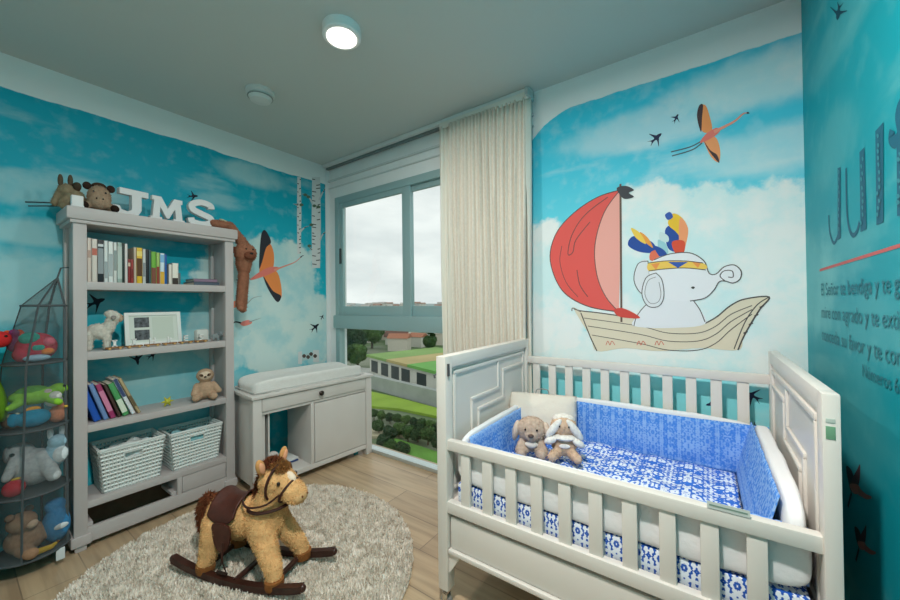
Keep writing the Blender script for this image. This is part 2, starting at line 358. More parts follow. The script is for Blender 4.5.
# little elephant with a feather band
p = Print(bw)
p.poly([(634, 236), (628, 245), (640, 252), (656, 252), (652, 242)], '2d52a0'); p.poly([(640, 232), (648, 238), (653, 248), (643, 240)], 'f0a04a'); p.poly([(631, 228), (640, 233), (646, 244), (636, 238)], 'f6cf5a')
p.poly([(665, 231), (671, 225), (678, 230), (682, 245), (678, 252), (668, 248)], '2d52a0'); p.poly([(668, 224), (672, 214), (680, 216), (687, 226), (684, 240), (676, 232)], 'f0c23c'); p.poly([(680, 218), (688, 228), (686, 244), (682, 252), (679, 240)], 'f6a070'); p.poly([(665, 215), (670, 212), (673, 217), (668, 220)], '3a5eb0')
p.poly([(672, 242), (684, 241), (684, 252), (676, 254)], 'e0563e'); p.poly([(651, 252), (660, 250), (658, 260), (650, 260)], 'e9765a'); p.poly([(658, 240), (666, 244), (668, 256), (660, 254)], '9fd0d8'); p.poly([(654, 246), (664, 250), (668, 258), (660, 257)], '2d52a0'); p.poly([(660, 232), (668, 236), (668, 242), (660, 240)], 'cfe4e4')
G1 = 'e4e6ea'
outline(p, [(648, 261), (638, 264), (634, 280), (641, 293), (650, 290)], G1)
p.poly([(634, 326), (637, 316), (646, 305), (660, 299), (690, 299), (699, 308), (705, 324), (670, 328)], 'e9eaee'); p.line([(634, 326), (637, 316), (646, 305), (656, 300)], .004, OUT); p.line([(693, 300), (700, 310), (705, 322)], .004, OUT)
head = [(649, 272), (654, 260), (670, 254), (690, 253), (704, 261), (709, 273), (716, 274), (724, 267), (734, 265), (741, 271), (740, 279), (733, 283), (725, 281), (719, 282), (714, 290), (705, 298), (690, 301), (672, 300), (656, 292)]
p.poly(head, 'ebecf0'); p.line(head[1:-2], .0045, OUT); p.line([(725, 281), (720, 276), (724, 271), (732, 271), (733, 277), (728, 277)], .004, OUT)
p.poly([(649, 263), (665, 261), (685, 261), (703, 263), (706, 269), (685, 268), (665, 269), (649, 271)], 'f4cb62'); p.poly([(668, 262), (688, 262), (678, 268)], '3a5eb0', False); p.poly([(651, 264), (660, 263), (656, 270)], 'ef9a54', False); p.poly([(692, 262), (701, 263), (698, 268)], 'ef9a54', False)
p.line([(649, 263), (665, 261), (685, 261), (703, 263)], .004, OUT); p.line([(649, 271), (665, 269), (685, 268), (706, 270)], .004, OUT)
outline(p, [(656, 273), (646, 278), (642, 294), (648, 306), (659, 306), (664, 296), (662, 280)], G1); p.line([(656, 277), (648, 281), (645, 294), (650, 303), (658, 302), (661, 294), (659, 282)], .003, '8a8688')
p.poly([(691, 287.5), (693, 286.5), (695, 287.5), (693, 289)], '4a4644')
p.done('elephant_print', WBACK)
def flamingo(fn, wall, A, body, neck, legs, wings):
    p = Print(fn)
    for lg in legs: p.line(lg, .006, '4f5f68')
    for pts, c in wings: p.poly(pts, c)
    p.poly(body, 'ea7f72'); p.line(neck, .016, 'ec9a86', taper=True); e = neck[-1]; d = neck[-2]
    p.line([(e[0]*.75+d[0]*.25, e[1]*.75+d[1]*.25), e, (e[0]+(e[0]-d[0])*.25, e[1]+(e[1]-d[1])*.25+1)], .012, '3d4248', taper=True)
    p.done('flamingo_print', wall)
flamingo(bw, WBACK, 0, [(700, 143), (706, 134), (716, 128), (720, 131), (712, 138)], [(714, 132), (724, 127), (735, 121), (743, 114), (748, 113)], [[(702, 141), (690, 147), (671, 152)], [(702, 143), (692, 150), (672, 156)]],
    [([(703, 132), (698, 118), (699, 107), (705, 105), (709, 114), (712, 130)], 'f29a5e'), ([(701, 132), (697, 117), (699, 106), (703, 105), (702, 118)], '4b3c40'), ([(704, 139), (715, 137), (720, 149), (719, 162), (712, 158), (707, 149)], 'f4a06a'), ([(704, 141), (709, 151), (719, 163), (717, 155), (710, 150)], '4b3c40')])
flamingo(lw, WLEFT, 0, [(250, 280), (258, 273), (270, 267), (280, 268), (272, 273), (262, 277)], [(274, 270), (285, 266), (295, 262), (302, 256)], [[(252, 279), (244, 279), (236, 280)]],
    [([(260, 275), (261, 255), (265, 242), (271, 245), (274, 256), (272, 270)], 'f08a4c'), ([(259, 268), (260, 245), (262, 232), (266, 231), (271, 242), (266, 248), (262, 262)], '33343c'), ([(264, 274), (276, 271), (281, 285), (281, 298), (274, 292), (267, 284)], 'ef8f4e'), ([(263, 276), (268, 289), (277, 302), (281, 296), (273, 291), (267, 282)], '33343c')])
p = Print(lw); p.poly([(228, 303), (238, 301), (236, 307), (229, 308)], 'e88b6e'); p.line([(235, 304), (246, 304), (253, 298), (262, 296)], .010, '9aa7a2', taper=True); p.done('flamingo_print', WLEFT)
p = Print(lw); p.poly([(240, 323), (248, 320), (252, 323), (244, 326)], 'ea8c80'); p.line([(249, 322), (255, 320), (261, 318)], .008, '8e9a98', taper=True); p.line([(241, 323), (235, 322), (231, 326)], .014, '30343a', taper=True); p.done('flamingo_print', WLEFT)
p = Print(lw); p.line([(62, 203), (25, 202)], .007, '37464c', False); p.line([(60, 206), (28, 206)], .006, '37464c', False); p.done('flamingo_print', WLEFT)
def swallow(fn, wall, x, y, s, a, col='2b3350'):
    p = Print(fn); c, q = math.cos(math.radians(a)), math.sin(math.radians(a))
    pts = [(10, 0), (6, -2), (2, -3), (-4, -11), (-2, -2), (-6, -1), (-13, -4), (-8, 0), (-13, 4), (-6, 2), (-1, 3), (-5, 12), (3, 3), (7, 2)]
    p.poly([(x+(u*c-v*q)*s, y+(u*q+v*c)*s) for u, v in pts], col, True, 3); p.done('swallow_print', wall)
swallow(bw, WBACK, 656, 138, .72, -40); swallow(bw, WBACK, 676, 118, .45, -60)
for q in ((712, 404, .62, 170), (752, 396, .85, -150), (755, 426, .4, 10)): swallow(bw, WBACK, *q)
for q in ((96, 302, .95, -20), (137, 358, .7, 80), (152, 355, .5, -30), (176, 211, .55, -60), (193, 196, .5, 0), (315, 327, .5, -40), (322, 317, .25, -60)): swallow(lw, WLEFT, *q, col='1f2736')
def birch(x0, x1, ya, yb, branches):
    p = Print(lw); p.poly([(x0, ya), (x1, ya), (x1+.8, (ya+yb)/2), (x1, yb), (x0, yb), (x0-.4, (ya+yb)/2)], 'd9dcdb', False)
    for b in branches: p.line(b, .018, 'c9cdcc', taper=True); p.line([b[-2], b[-1]], .008, '4a4f50', taper=True)
    rr = random.Random(x0*7)
    for i in range(int((yb-ya)/4)):
        y = ya+2+i*4+rr.random()*2; s = rr.random() < .5; w = (x1-x0)*(.25+.3*rr.random())
        p.line([(x0, y), (x0+w, y+.6)] if s else [(x1, y), (x1-w, y+.6)], .008, '43484a', False)
    return p
birch(297.3, 300.6, 177, 254, [[(300, 232), (304, 228), (309, 226)], [(298, 205), (293, 204)]]).done('birch_print', WLEFT)
p = birch(312, 320, 177, 268, [[(319, 200), (323, 192), (328, 184)], [(320, 240), (323, 234), (329, 230)], [(313, 205), (308, 196), (302, 194)], [(312, 250), (308, 246)]])
for (x, y) in ((305, 195), (308, 197), (301, 205), (311, 225), (314, 206), (326, 186), (309, 246), (318, 207)): p.poly([(x-2, y), (x, y-1.6), (x+2.4, y), (x, y+1.4)], '59705c')
p.done('birch_print', WLEFT)
p = Print(lw); p.poly([(298, 352), (302, 351), (302, 364), (298, 364)], 'd9dcdb', False); p.poly([(313, 350), (319, 350), (319, 362), (313, 362)], 'd9dcdb', False); p.poly([(302, 355), (313, 352), (313, 358), (302, 361)], 'b9cfd0', False)
for (x, y) in ((304, 356), (308, 357), (311, 354), (315, 356)): p.poly([(x-2, y), (x, y-2), (x+2, y), (x, y+2)], '5c5048')
p.done('birch_print', WLEFT)
# right wall: big name letters, red line, blessing text, birds
INK = '22687f'
p = Print(rw)
p.line([(829, 215), (830, 232), (834, 243), (838, 236), (839, 228)], .012, INK); p.poly([(838, 168), (841, 167), (841, 238), (838, 240)], INK, False)
p.line([(846.5, 168), (847, 205), (849, 226), (853, 235), (857, 232), (860, 222)], .014, INK); p.poly([(860, 152), (865, 147), (867, 229), (861, 232)], INK, False)
p.poly([(876, 131), (884, 122), (884, 222), (877, 225)], INK, False)
p.line([(893, 130), (892, 138), (897, 141), (901, 130), (899, 113), (905, 100), (922, 90)], .03, INK); p.poly([(897.5, 142), (911, 132), (911, 214), (898, 216)], INK, False)
rr = random.Random(3)
for (xa, xb, ya, yb) in ((838.6, 840.6, 170, 236), (861.5, 865.5, 156, 226), (878, 883, 134, 218), (899, 908, 150, 208)):
    for i in range(int((yb-ya)/7)):
        y = ya+i*7+rr.random()*3; x = xa+(xb-xa)*rr.random()*.5; w = (xb-xa)*.45
        p.poly([(x, y), (x+w*.6, y-1), (x+w, y+1.5), (x+w*.4, y+3.4)], '3d8f9c')
p.done('name_lettering_print', WRIGHT)
p = Print(rw); p.poly([(820, 269), (905, 242), (905, 246), (820, 271.5)], 'c96a68', False); p.done('red_line_print', WRIGHT)
def wall_text(s, y, z, size):
    cu = bpy.data.curves.new('text_print', 'FONT'); cu.body = s; cu.size = size; cu.offset = 0
    o = bpy.data.objects.new('text_print', cu); COL.objects.link(o); cu.materials.append(flat('337f8c'))
    o.matrix_world = Matrix(((0, 0, -1, XR-.002), (-1, 0, 0, y), (0, 1, 0, z), (0, 0, 0, 1))); mw = o.matrix_world.copy(); o.parent = WRIGHT; o.matrix_world = mw; return o
wall_text('El Señor te bendiga y te guarde;', 1.885, 1.262, .064); wall_text('mire con agrado y te extienda', 1.885, 1.180, .064); wall_text('conceda su favor y te conceda', 1.885, 1.098, .064); wall_text('Números 6:24-26', 1.47, 1.035, .05)
swallow(rw, WRIGHT, 839, 12, .8, 100, '14495c')
def flam_r(x, y, s):
    p = Print(rw); p.poly([(x-9*s, y-22*s), (x-3*s, y-18*s), (x+2*s, y), (x-4*s, y+3*s)], '3a2c34'); p.poly([(x-5*s, y-3*s), (x+3*s, y-20*s), (x+6*s, y-24*s), (x+4*s, y-2*s)], '5c3a40')
    p.poly([(x-5*s, y-4*s), (x+4*s, y-3*s), (x+6*s, y+5*s), (x-1*s, y+6*s)], 'c06a60'); p.line([(x+4*s, y+3*s), (x+12*s, y+9*s), (x+18*s, y+10*s)], .025*s, 'b0625c', taper=True); p.line([(x-3*s, y+5*s), (x-7*s, y+20*s)], .012*s, '3a3c48'); p.done('flamingo_print', WRIGHT)
flam_r(855, 488, .95); flam_r(862, 545, .8)
# ------------------------------------------------------------------ ceiling fittings
def lamp(loc, label):
    t = thing('ceiling_lamp', label, 'lamp', loc)
    bm = NB(); lathe(bm, [(.088, 0), (.088, -.040), (.082, -.046), (.070, -.046)]); obj('housing', bm, mat('lamp_white', 'eef1f1', .4), t)
    bm = NB(); lathe(bm, [(.069, -.044), (.069, -.048), (.03, -.0495)]); obj('diffuser', bm, emit('lamp_glow', 'fff8ec', 2.2), t)
lamp((-1.38, 1.09, ZC), 'round white surface ceiling lamp, lit, above the rug'); lamp((-.30, .28, ZC), 'added round white ceiling lamp out of view, brightening the boat wall and crib')  # second lamp is added out of view, as a body for the extra light
t = thing('smoke_detector', 'small white round smoke detector on the ceiling left of the lamp', 'smoke detector', (-2.19, 1.12, ZC)); t.scale = (1.15, 1.15, 1.15)
bm = NB(); lathe(bm, [(.07, 0), (.07, -.014), (.062, -.02), (.03, -.02)]); obj('base', bm, mat('detector_white', 'd8dddb', .5), t)
bm = NB(); lathe(bm, [(.054, -.02), (.06, -.032), (.048, -.05), (.015, -.056)]); obj('sensor_cap', bm, mat('detector_white', 'd8dddb', .5), t)
bm = NB()
tube(bm, [Vector((.0585*math.cos(2*PI*i/24), .0585*math.sin(2*PI*i/24), -.033)) for i in range(25)], .0035, 6)
obj('vent', bm, mat('vent_grey', '8d9693', .6), t)
# ------------------------------------------------------------------ curtain
t = thing('curtain', 'cream pleated floor-length curtain drawn to the right of the window', 'curtain', (0, 0, 0))
def sheet(x0, x1, ph, amp, yc, n, z0=.02, z1=2.49):
    bm = NB(); N = n*8; Z = 24; g = []
    for j in range(Z+1):
        z = z0+(z1-z0)*j/Z; row = []
        for i in range(N+1):
            f = i/N; a = amp*(.75+.25*math.sin(i*.37))*(1-.35*(z/z1)**6)
            row.append(bm.verts.new((x0+(x1-x0)*f+.006*math.sin(z*2.3+f*9), yc+a*math.sin(2*PI*f*n+ph+.5*math.sin(z*1.1+f*5))+.01*math.sin(f*3+z*1.7), z)))
        g.append(row)
    for j in range(Z):
        for i in range(N): bm.faces.new((g[j][i], g[j][i+1], g[j+1][i+1], g[j+1][i]))
    return bm
CUR = mat('cream_linen', 'e0d8cb', .85, var=.05, vscale=60, bump=.08, bscale=500)
o = obj('drape', sheet(-1.43, -.875, 0, .016, 2.035, 20), CUR, t, ang=80); s = o.modifiers.new('thick', 'SOLIDIFY'); s.thickness = .003
o = obj('lining_edge', sheet(-1.522, -1.42, 1, .018, 2.05, 3), mat('sheer_white', 'e4e0d4', .85), t, ang=80); s = o.modifiers.new('thick', 'SOLIDIFY'); s.thickness = .003
o = obj('lining_edge', sheet(-.885, -.848, 1, .012, 2.05, 1), mat('sheer_white', 'e4e0d4', .85), t, ang=80); s = o.modifiers.new('thick', 'SOLIDIFY'); s.thickness = .003
bm = NB(); box(bm, -1.515, -.85, 2.032, 2.044, 2.478, 2.52, .003); obj('heading_tape', bm, mat('tape_white', 'e2dfd6', .8), t)
# ------------------------------------------------------------------ bookshelf (front plane x=-2.62)
SX0, SX1, SY0, SY1 = -2.885, -2.62, .385, 1.15
T = thing('bookshelf', 'tall greyish white open-backed wooden bookshelf against the mural', 'bookshelf', (0, 0, 0))
for (ya, yb) in ((SY0, SY0+.052), (SY1-.052, SY1)):
    bm = NB(); box(bm, SX1-.05, SX1, ya, yb, .075, 1.70, .004); obj('post', bm, SHELFW, T)
    bm = NB(); box(bm, SX0, SX0+.045, ya, yb, .075, 1.70, .004); obj('post', bm, SHELFW, T)
    bm = NB(); box(bm, SX0+.04, SX1-.045, ya+.016, yb-.016, .08, 1.69, .002); obj('side_panel', bm, SHELFW, T)
    bm = NB(); box(bm, SX0, SX1+.012, ya-.012, yb+.012, .03, .08, .006); obj('plinth', bm, SHELFW, T)
    for xa in (SX1-.045, SX0+.005): bm = NB(); box(bm, xa, xa+.045, ya+.004, yb-.004, 0, .032, .004); obj('foot', bm, SHELFW, T)
bm = NB(); box(bm, SX0-.004, SX1+.022, SY0-.025, SY1+.02, 1.70, 1.765, .008); obj('top_board', bm, SHELFW, T)
bm = NB(); box(bm, SX0-.004, SX1+.012, SY0-.012, SY1+.008, 1.682, 1.70, .004); obj('cornice', bm, SHELFW, T)
for ztop, th in ((1.383, .042), (1.015, .042), (.635, .038), (.24, .034)):
    bm = NB(); box(bm, SX0+.02, SX1-.003, SY0+.045, SY1-.045, ztop-th, ztop, .004); obj('shelf_board', bm, SHELFW, T)
bm = NB(); box(bm, SX1-.03, SX1-.004, SY0+.045, SY1-.045, .03, .105, .004); obj('bottom_rail', bm, SHELFW, T)
for ya in (SY0+.05, .80): bm = NB(); box(bm, SX1-.20, SX1-.02, ya, ya+.025, .105, .125, .003); obj('drawer_runner', bm, SHELFW, T)
bm = NB(); box(bm, SX0+.002, SX0+.012, SY0+.05, SY1-.05, .012, .206); obj('back_board', bm, mat('raw_board', '6b5846', .8, var=.1), T)
bm = NB(); box(bm, SX0+.03, SX1-.004, .825, .85, .10, .21, .003); obj('divider', bm, SHELFW, T)
bm = NB(); box(bm, SX1-.03, SX1-.006, .852, SY1-.054, .108, .204, .004); obj('drawer_front', bm, SHELFW, T)
bm = NB(); box(bm, SX0+.03, SX1-.03, .86, SY1-.06, .11, .12, 0); obj('drawer_tray', bm, SHELFW, T)
TOPZ = 1.765
# big wooden letters J M S
LETW = mat('letter_white', 'dfe0e0', .5)
def letter(name, label, y, pts_list, s=1., rz=0):
    t = tag(None or obj(name, _let(pts_list, s), LETW, None, False), label, 'letter', 'white wooden letters on the bookshelf'); t.location = (-2.70, y, TOPZ); t.rotation_euler = (0, 0, math.radians(rz)); return t
def _let(lists, s):
    bm = NB()
    for pts in lists: prism(bm, [(a*s, b*s) for a, b in pts], 0, -.018, .018)
    return bm
J = [[(-.045, .142), (.075, .142), (.075, .112), (.045, .112), (.045, .04), (.03, .012), (0, 0), (-.04, .002), (-.07, .022), (-.07, .05), (-.045, .05), (-.038, .032), (-.012, .026), (.003, .036), (.005, .05), (.005, .112), (-.045, .112)]]
Mm = [[(-.075, 0), (-.025, 0), (-.025, .022), (-.036, .022), (-.032, .075), (-.004, .02), (.006, .02), (.034, .075), (.038, .022), (.026, .022), (.026, 0), (.078, 0), (.078, .022), (.068, .022), (.060, .108), (.068, .108), (.068, .13), (.03, .13), (.001, .072), (-.028, .13), (-.067, .13), (-.067, .108), (-.058, .108), (-.066, .022), (-.075, .022)]]
letter('letter_J', 'white wooden letter J on the bookshelf top beside the plush', .625, J, 1.12, 8)
letter('letter_M', 'white wooden letter M between the J and the S', .80, Mm, 1.15, 4)
bm = NB()
sp = spline([(.052, .108, 0), (.045, .128, 0), (.0, .138, 0), (-.045, .12, 0), (-.045, .09, 0), (0, .07, 0), (.046, .052, 0), (.046, .022, 0), (0, .008, 0), (-.046, .016, 0), (-.056, .038, 0)], 6)
rows = []
for i, q in enumerate(sp):
    d = (sp[min(i+1, len(sp)-1)]-sp[max(i-1, 0)]).normalized(); nn = Vector((-d.y, d.x, 0))*.017
    a, b = q-nn, q+nn; rows.append([bm.verts.new((x, v.x, v.y+.010)) for x, v in ((-.018, a), (.018, a), (.018, b), (-.018, b))])
for a, b in zip(rows, rows[1:]):
    for k in range(4): bm.faces.new((a[k], a[(k+1) % 4], b[(k+1) % 4], b[k]))
bm.faces.new(rows[0]); bm.faces.new(rows[-1][::-1])
o = tag(obj('letter_S', bm, LETW, None, True, 30), 'white wooden letter S at the right end of the bookshelf top', 'letter', 'white wooden letters on the bookshelf'); o.location = (-2.70, .985, TOPZ); o.scale = (1, 1.1, 1.1)
# ------------------------------------------------------------------ books, upright on the second shelf
def book(label, y, w, h, d, col, band=None, z=1.383, lean=0, group='upright books on the top shelf', x=-2.645, spine=None):
    t = thing('book', label, 'book', (x, y, z), 0, group, rx=lean)
    c = mat('cover_'+col, col, .45)
    bm = NB(); box(bm, -d, 0, 0, .0022, 0, h); box(bm, -d, 0, w-.0022, w, 0, h); box(bm, -.003, 0, 0, w, 0, h, .0008); obj('cover', bm, c, t)
    bm = NB(); box(bm, -d+.004, -.003, .0022, w-.0022, .004, h-.004); obj('pages', bm, mat('paper', 'e6dfce', .8), t)
    for (a, b, cc) in band or ():
        bm = NB(); box(bm, -.002, .0006, .0012, w-.0012, h*a, h*b); obj('spine_print', bm, mat('cover_'+cc, cc, .5), t)
    return t
BK = [('cream paperback leftmost on the upper shelf against the post', .018, .232, 'd9c9bd', [(.55, .72, 'b89a8c')]), ('pale pinkish hardback second from the left post', .024, .23, 'd8d0c6', [(.62, .78, 'c06a58')]),
 ('black hardback with white lettering on its spine', .026, .228, '22262b', [(.2, .8, '8f979b'), (.84, .9, 'd9dcdd')]), ('white paperback just right of the black hardback', .018, .226, 'd5dcdb', [(.1, .5, '9aa6a8')]), ('wide white book with grey spine lettering', .022, .224, 'dfe4e1', [(.15, .7, 'a9b4b6')]),
 ('white slim book right of the wide white one', .016, .222, 'd8dcd8', [(.3, .8, '8d9a98')]), ('greyish green tall book with pale spine', .022, .224, '9eb2a8', [(.1, .9, 'b9c6bf')]), ('very dark green thin book', .01, .222, '2c3a36', None),
 ('white book standing just left of the two red spines', .014, .22, 'dcd6d2', None), ('dark red short paperback, left one of two red spines', .013, .135, '8f2f2c', [(.7, .85, 'd9c0a8')]), ('crimson short paperback right of the dark red one', .013, .135, 'a23a33', [(.2, .6, '7a2420')]), ('beige slim book left of the yellow one', .013, .205, 'cbbba6', None),
 ('golden yellow thick book with dark lettering', .028, .205, 'e0b62e', [(.2, .7, '5a3a1c'), (.76, .9, 'f0d878')]), ('white and grey slim book right of the yellow one', .016, .2, 'c9cdca', [(.2, .6, '8a8f92')]), ('black slim book right of the yellow one', .014, .2, '23282d', None), ('teal grey slim book right of the black slim one', .01, .198, '4c6a70', None),
 ('green topped book with a brown lower spine', .026, .19, '6fae3c', [(0, .5, '7c4a38')]), ('small red brown book right of the green topped one', .018, .186, '9fc06a', [(0, .55, '8e3d2c')]), ('sky blue and white book with a yellow lower spine', .024, .184, 'cfe0ea', [(0, .4, 'd8a93a'), (.7, .95, '7fb4da')]), ('deep blue slim book at the end of the tall row', .012, .18, '2763ae', None)]
y = SY0+.056
for i, (lb, w, h, c, bd) in enumerate(BK):
    book(lb, y, w*.92, h, .14, c, bd); y += w*.92+.0008
y += .008
for lb, w, h, c, bd in [('short white booklet standing right of the deep blue book', .016, .12, 'e2ddd2', None), ('short white book with a dark lower spine at the row end', .032, .13, 'e8e4d8', [(0, .3, '3a2f2a')]), ('short grey booklet leaning closest to the flat books', .01, .07, '6f777b', None)]:
    book(lb, y, w, h, .11, c, bd); y += w+.001
for i, (lb, h, c, a) in enumerate([('dark slate book lying flat under the purple one', .022, '54606e', 3), ('purple grey book lying flat on the slate one', .02, '8a7388', -2)]):
    t = thing('book', lb, 'book', (-2.74, 1.0, 1.383+(.0222 if i else 0)), a, 'books lying flat on the top shelf')
    bm = NB(); w = .075-.008*i; box(bm, -.08, .08, -w, w, 0, .003); box(bm, -.08, .08, -w, w, h-.003, h); box(bm, .077, .08, -w, w, 0, h); obj('cover', bm, mat('cover_'+c, c, .5), t)
    bm = NB(); box(bm, -.077, .077, -w+.003, w-.003, .003, h-.003); obj('pages', bm, mat('paper', 'e6dfce', .8), t)
# leaning picture books on the fourth shelf
for i, (lb, yy, w, h, c, bd, ln) in enumerate([('royal blue picture book, first of the leaning row', 0.47, 0.028, 0.225, '1f58b8', [(.9, 1, 'e09a42')], 17), ('slate blue picture book leaning second from the left', 0.508, 0.02, 0.21, '6f8fc0', None, 17), ('magenta picture book leaning in the middle', 0.536, 0.022, 0.205, 'a33a6a', [(.2, .8, 'd486a6')], 18),
   ('dark brown thin picture book leaning behind the green one', 0.567, 0.013, 0.2, '4e3a34', None, 18), ('green picture book leaning right of the magenta one', 0.588, 0.026, 0.2, '4d9a5c', [(.1, .5, 'd7e2cf')], 19), ('white picture book with navy spine leaning second last', 0.624, 0.018, 0.225, 'dfe3e6', [(.5, 1, '3a4a70')], 21), ('tan thin picture book, last and most tilted of the leaning row', 0.651, 0.014, 0.228, 'b8a27a', [(.2, .5, '6a5a40')], 22)]):
    book(lb, yy, w, h, .16, c, bd, z=.637, lean=ln, group='picture books leaning on the fourth shelf', x=-2.665)
bm = NB()
for k in range(6): cone(bm, (0, 0, .03), (.0, .032*math.cos(k*PI/3), .03+.032*math.sin(k*PI/3)), .012, .002, 6)
ell(bm, (0, 0, .03), .016); o = tag(obj('star_toy', bm, mat('star_yellow', 'b7b43a', .7)), 'small yellow green star toy lying right of the leaning picture books', 'toy'); o.location = (-2.70, .80, .6365)
# ------------------------------------------------------------------ plush toys
def plush_mat(c, v=.14): return mat('plush_'+c, c, .95, var=v, vscale=70, bump=.35, bscale=260, spec=.1)
def body(name, shapes, col, parent, vox=.006, sm=3, furn=0, fl=.006):
    bm = NB()
    for s in shapes:
        if s[0] == 'e': ell(bm, s[1], s[2], s[3] if len(s) > 3 else None)
        else: cap(bm, s[1], s[2], s[3], s[4])
    bm = remesh(bm, vox, sm)
    if furn: fur(bm, furn, fl)
    return obj(name, bm, plush_mat(col), parent, ang=180)
def bits(name, items, m, parent):
    """each item becomes its own small part"""
    out = []
    for it in items:
        bm = NB(); ell(bm, it[0], it[1], it[2] if len(it) > 2 else None, seg=12); out.append(obj(name, bm, m, parent))
    return out
EYE_B = mat('toy_eye', '1a1512', .15)
# sloth on the fourth shelf (faces +x)
t = thing('plush_sloth', 'beige plush sloth sitting at the right end of the fourth shelf', 'plush toy', (-2.70, 1.005, .637), -20)
body('body', [('e', (0, 0, .062), (.048, .052, .062)), ('e', (.005, 0, .155), (.046, .05, .045)), ('c', (0, .045, .09), (.03, .075, .05), .02, .017), ('c', (0, -.045, .09), (.04, -.06, .045), .02, .018), ('c', (.02, .03, .026), (.075, .045, .026), .025, .023), ('c', (.02, -.03, .026), (.075, -.05, .026), .025, .023)], 'b79a80', t, .005)
bits('face', [((.036, 0, .158), (.018, .034, .028))], plush_mat('d9c7b0'), t); bits('eye_patch', [((.049, .02, .163), (.007, .013, .009), RX(30)), ((.049, -.02, .163), (.007, .013, .009), RX(-30))], plush_mat('7a5f4c'), t)
bits('eye', [((.056, .017, .164), .004), ((.056, -.017, .164), .004)], EYE_B, t); bits('nose', [((.055, 0, .152), (.005, .008, .005))], EYE_B, t)
# lamb on the third shelf (side on, head to the right)
t = thing('plush_lamb', 'white curly plush lamb standing at the left of the third shelf', 'plush toy', (-2.70, .492, 1.016), 78); t.scale = (.82, .82, .95)
body('body', [('e', (0, 0, .105), (.066, .042, .045)), ('c', (.045, 0, .12), (.07, 0, .17), .034, .03), ('e', (.078, 0, .185), (.036, .034, .034)), ('e', (.06, 0, .205), (.03, .03, .022))]+[('c', (x, y_, .09), (x, y_, .014), .021, .017) for x in (-.042, .042) for y_ in (.02, -.02)], 'cfcbc0', t, .005, 3, 1500, .008)
bits('face', [((.105, 0, .18), (.022, .021, .024))], plush_mat('b9a08a'), t); bits('ear', [((.075, .038, .185), (.014, .018, .008), RX(-35)), ((.075, -.038, .185), (.014, .018, .008), RX(35))], plush_mat('8e8a84'), t); bits('eye', [((.118, .012, .187), .0035), ((.118, -.012, .187), .0035)], EYE_B, t)
# picture frame with two scans
t = thing('picture_frame', 'white photo frame holding two small grey ultrasound pictures', 'picture frame', (-2.735, .612, 1.016), 0, ry=-9)
FW, FH = .275, .20
bm = NB(); box(bm, -.0076, .0076, .018, FW-.018, 0, .02, .002); box(bm, -.0076, .0076, .018, FW-.018, FH-.02, FH, .002); box(bm, -.008, .008, 0, .02, 0, FH, .002); box(bm, -.008, .008, FW-.02, FW, 0, FH, .002); obj('frame', bm, mat('frame_white', 'e3e6e2', .4), t)
bm = NB(); box(bm, -.006, .001, .015, FW-.015, .015, FH-.015); obj('mount', bm, mat('mount_card', 'd3dbd2', .8), t)
for zz in (.035, .11): bm = NB(); box(bm, 0, .002, .045, .115, zz, zz+.06); obj('scan_picture', bm, mat('scan_grey', '4f5458', .5, var=.75, vscale=55), t)
bm = NB(); box(bm, 0, .0016, .13, .235, .035, .17); obj('text_card', bm, mat('card_paper', 'c8d2c6', .8), t)
bm = NB(); box(bm, -.07, -.006, FW/2-.03, FW/2+.03, 0.013, .018, rot=RY(8), piv=(-.006, 0, .015)); obj('stand', bm, mat('frame_back', '8d8f8c', .7), t)
# wooden name train along the shelf edge: six wagons
TRL = 'IIHKES'
for i in range(6):
    lab = ['toy wagon with white letter at the lamb feet, first of the name train', 'second wagon of the white letter train right of the lamb', 'third letter wagon in front of the picture frame', 'fourth letter wagon in front of the picture frame right half', 'fifth letter wagon below the frame right corner', 'last letter wagon of the train beside the white figurine'][i]
    t = thing('letter_wagon', lab, 'toy wagon', (-2.648, .548+i*.083, 1.0165), 0, 'wagons of the wooden name train')
    bm = NB(); box(bm, -.012, .012, -.037, .037, .006, .014, .002); obj('wagon_base', bm, mat('wagon_wood', '8a6038', .6), t)
    for yy in (-.022, .022):
        for xx in (-.0125, .0125): bm = NB(); tube(bm, [(xx-.002, yy, .006), (xx+.002, yy, .006)], .006, 10); obj('wheel', bm, mat('wagon_wood_light', 'c59d63', .6), t)
    bm = NB()
    if i < 2: box(bm, -.006, .006, -.006, .006, .014, .05, .001); box(bm, -.006, .006, -.011, .011, .014, .02, .001); box(bm, -.006, .006, -.011, .011, .045, .051, .001)
    elif i == 2: box(bm, -.006, .006, -.014, -.007, .014, .05, .001); box(bm, -.006, .006, .007, .014, .014, .05, .001); box(bm, -.006, .006, -.01, .01, .028, .036, .001)
    elif i == 3: box(bm, -.006, .006, -.012, -.005, .014, .05, .001); box(bm, -.006, .006, -.004, .004, .02, .045, .001, rot=RX(-35)); box(bm, -.006, .006, .0, .008, .014, .035, .001, rot=RX(35))
    elif i == 4: [box(bm, -.006, .006, -.012, .012, z_, z_+.007, .001) for z_ in (.014, .029, .044)]; box(bm, -.006, .006, -.012, -.005, .014, .051, .001)
    else: [box(bm, -.006, .006, -.012, .012, z_, z_+.007, .001) for z_ in (.014, .029, .044)]; box(bm, -.006, .006, -.012, -.005, .029, .051, .001); box(bm, -.006, .006, .005, .012, .014, .036, .001)
    obj('wagon_letter', bm, mat('wagon_white', 'e4e6e4', .5), t)
t = thing('figurine', 'white rounded keepsake block at the right end of the third shelf', 'figurine', (-2.70, .985, 1.016), 10)
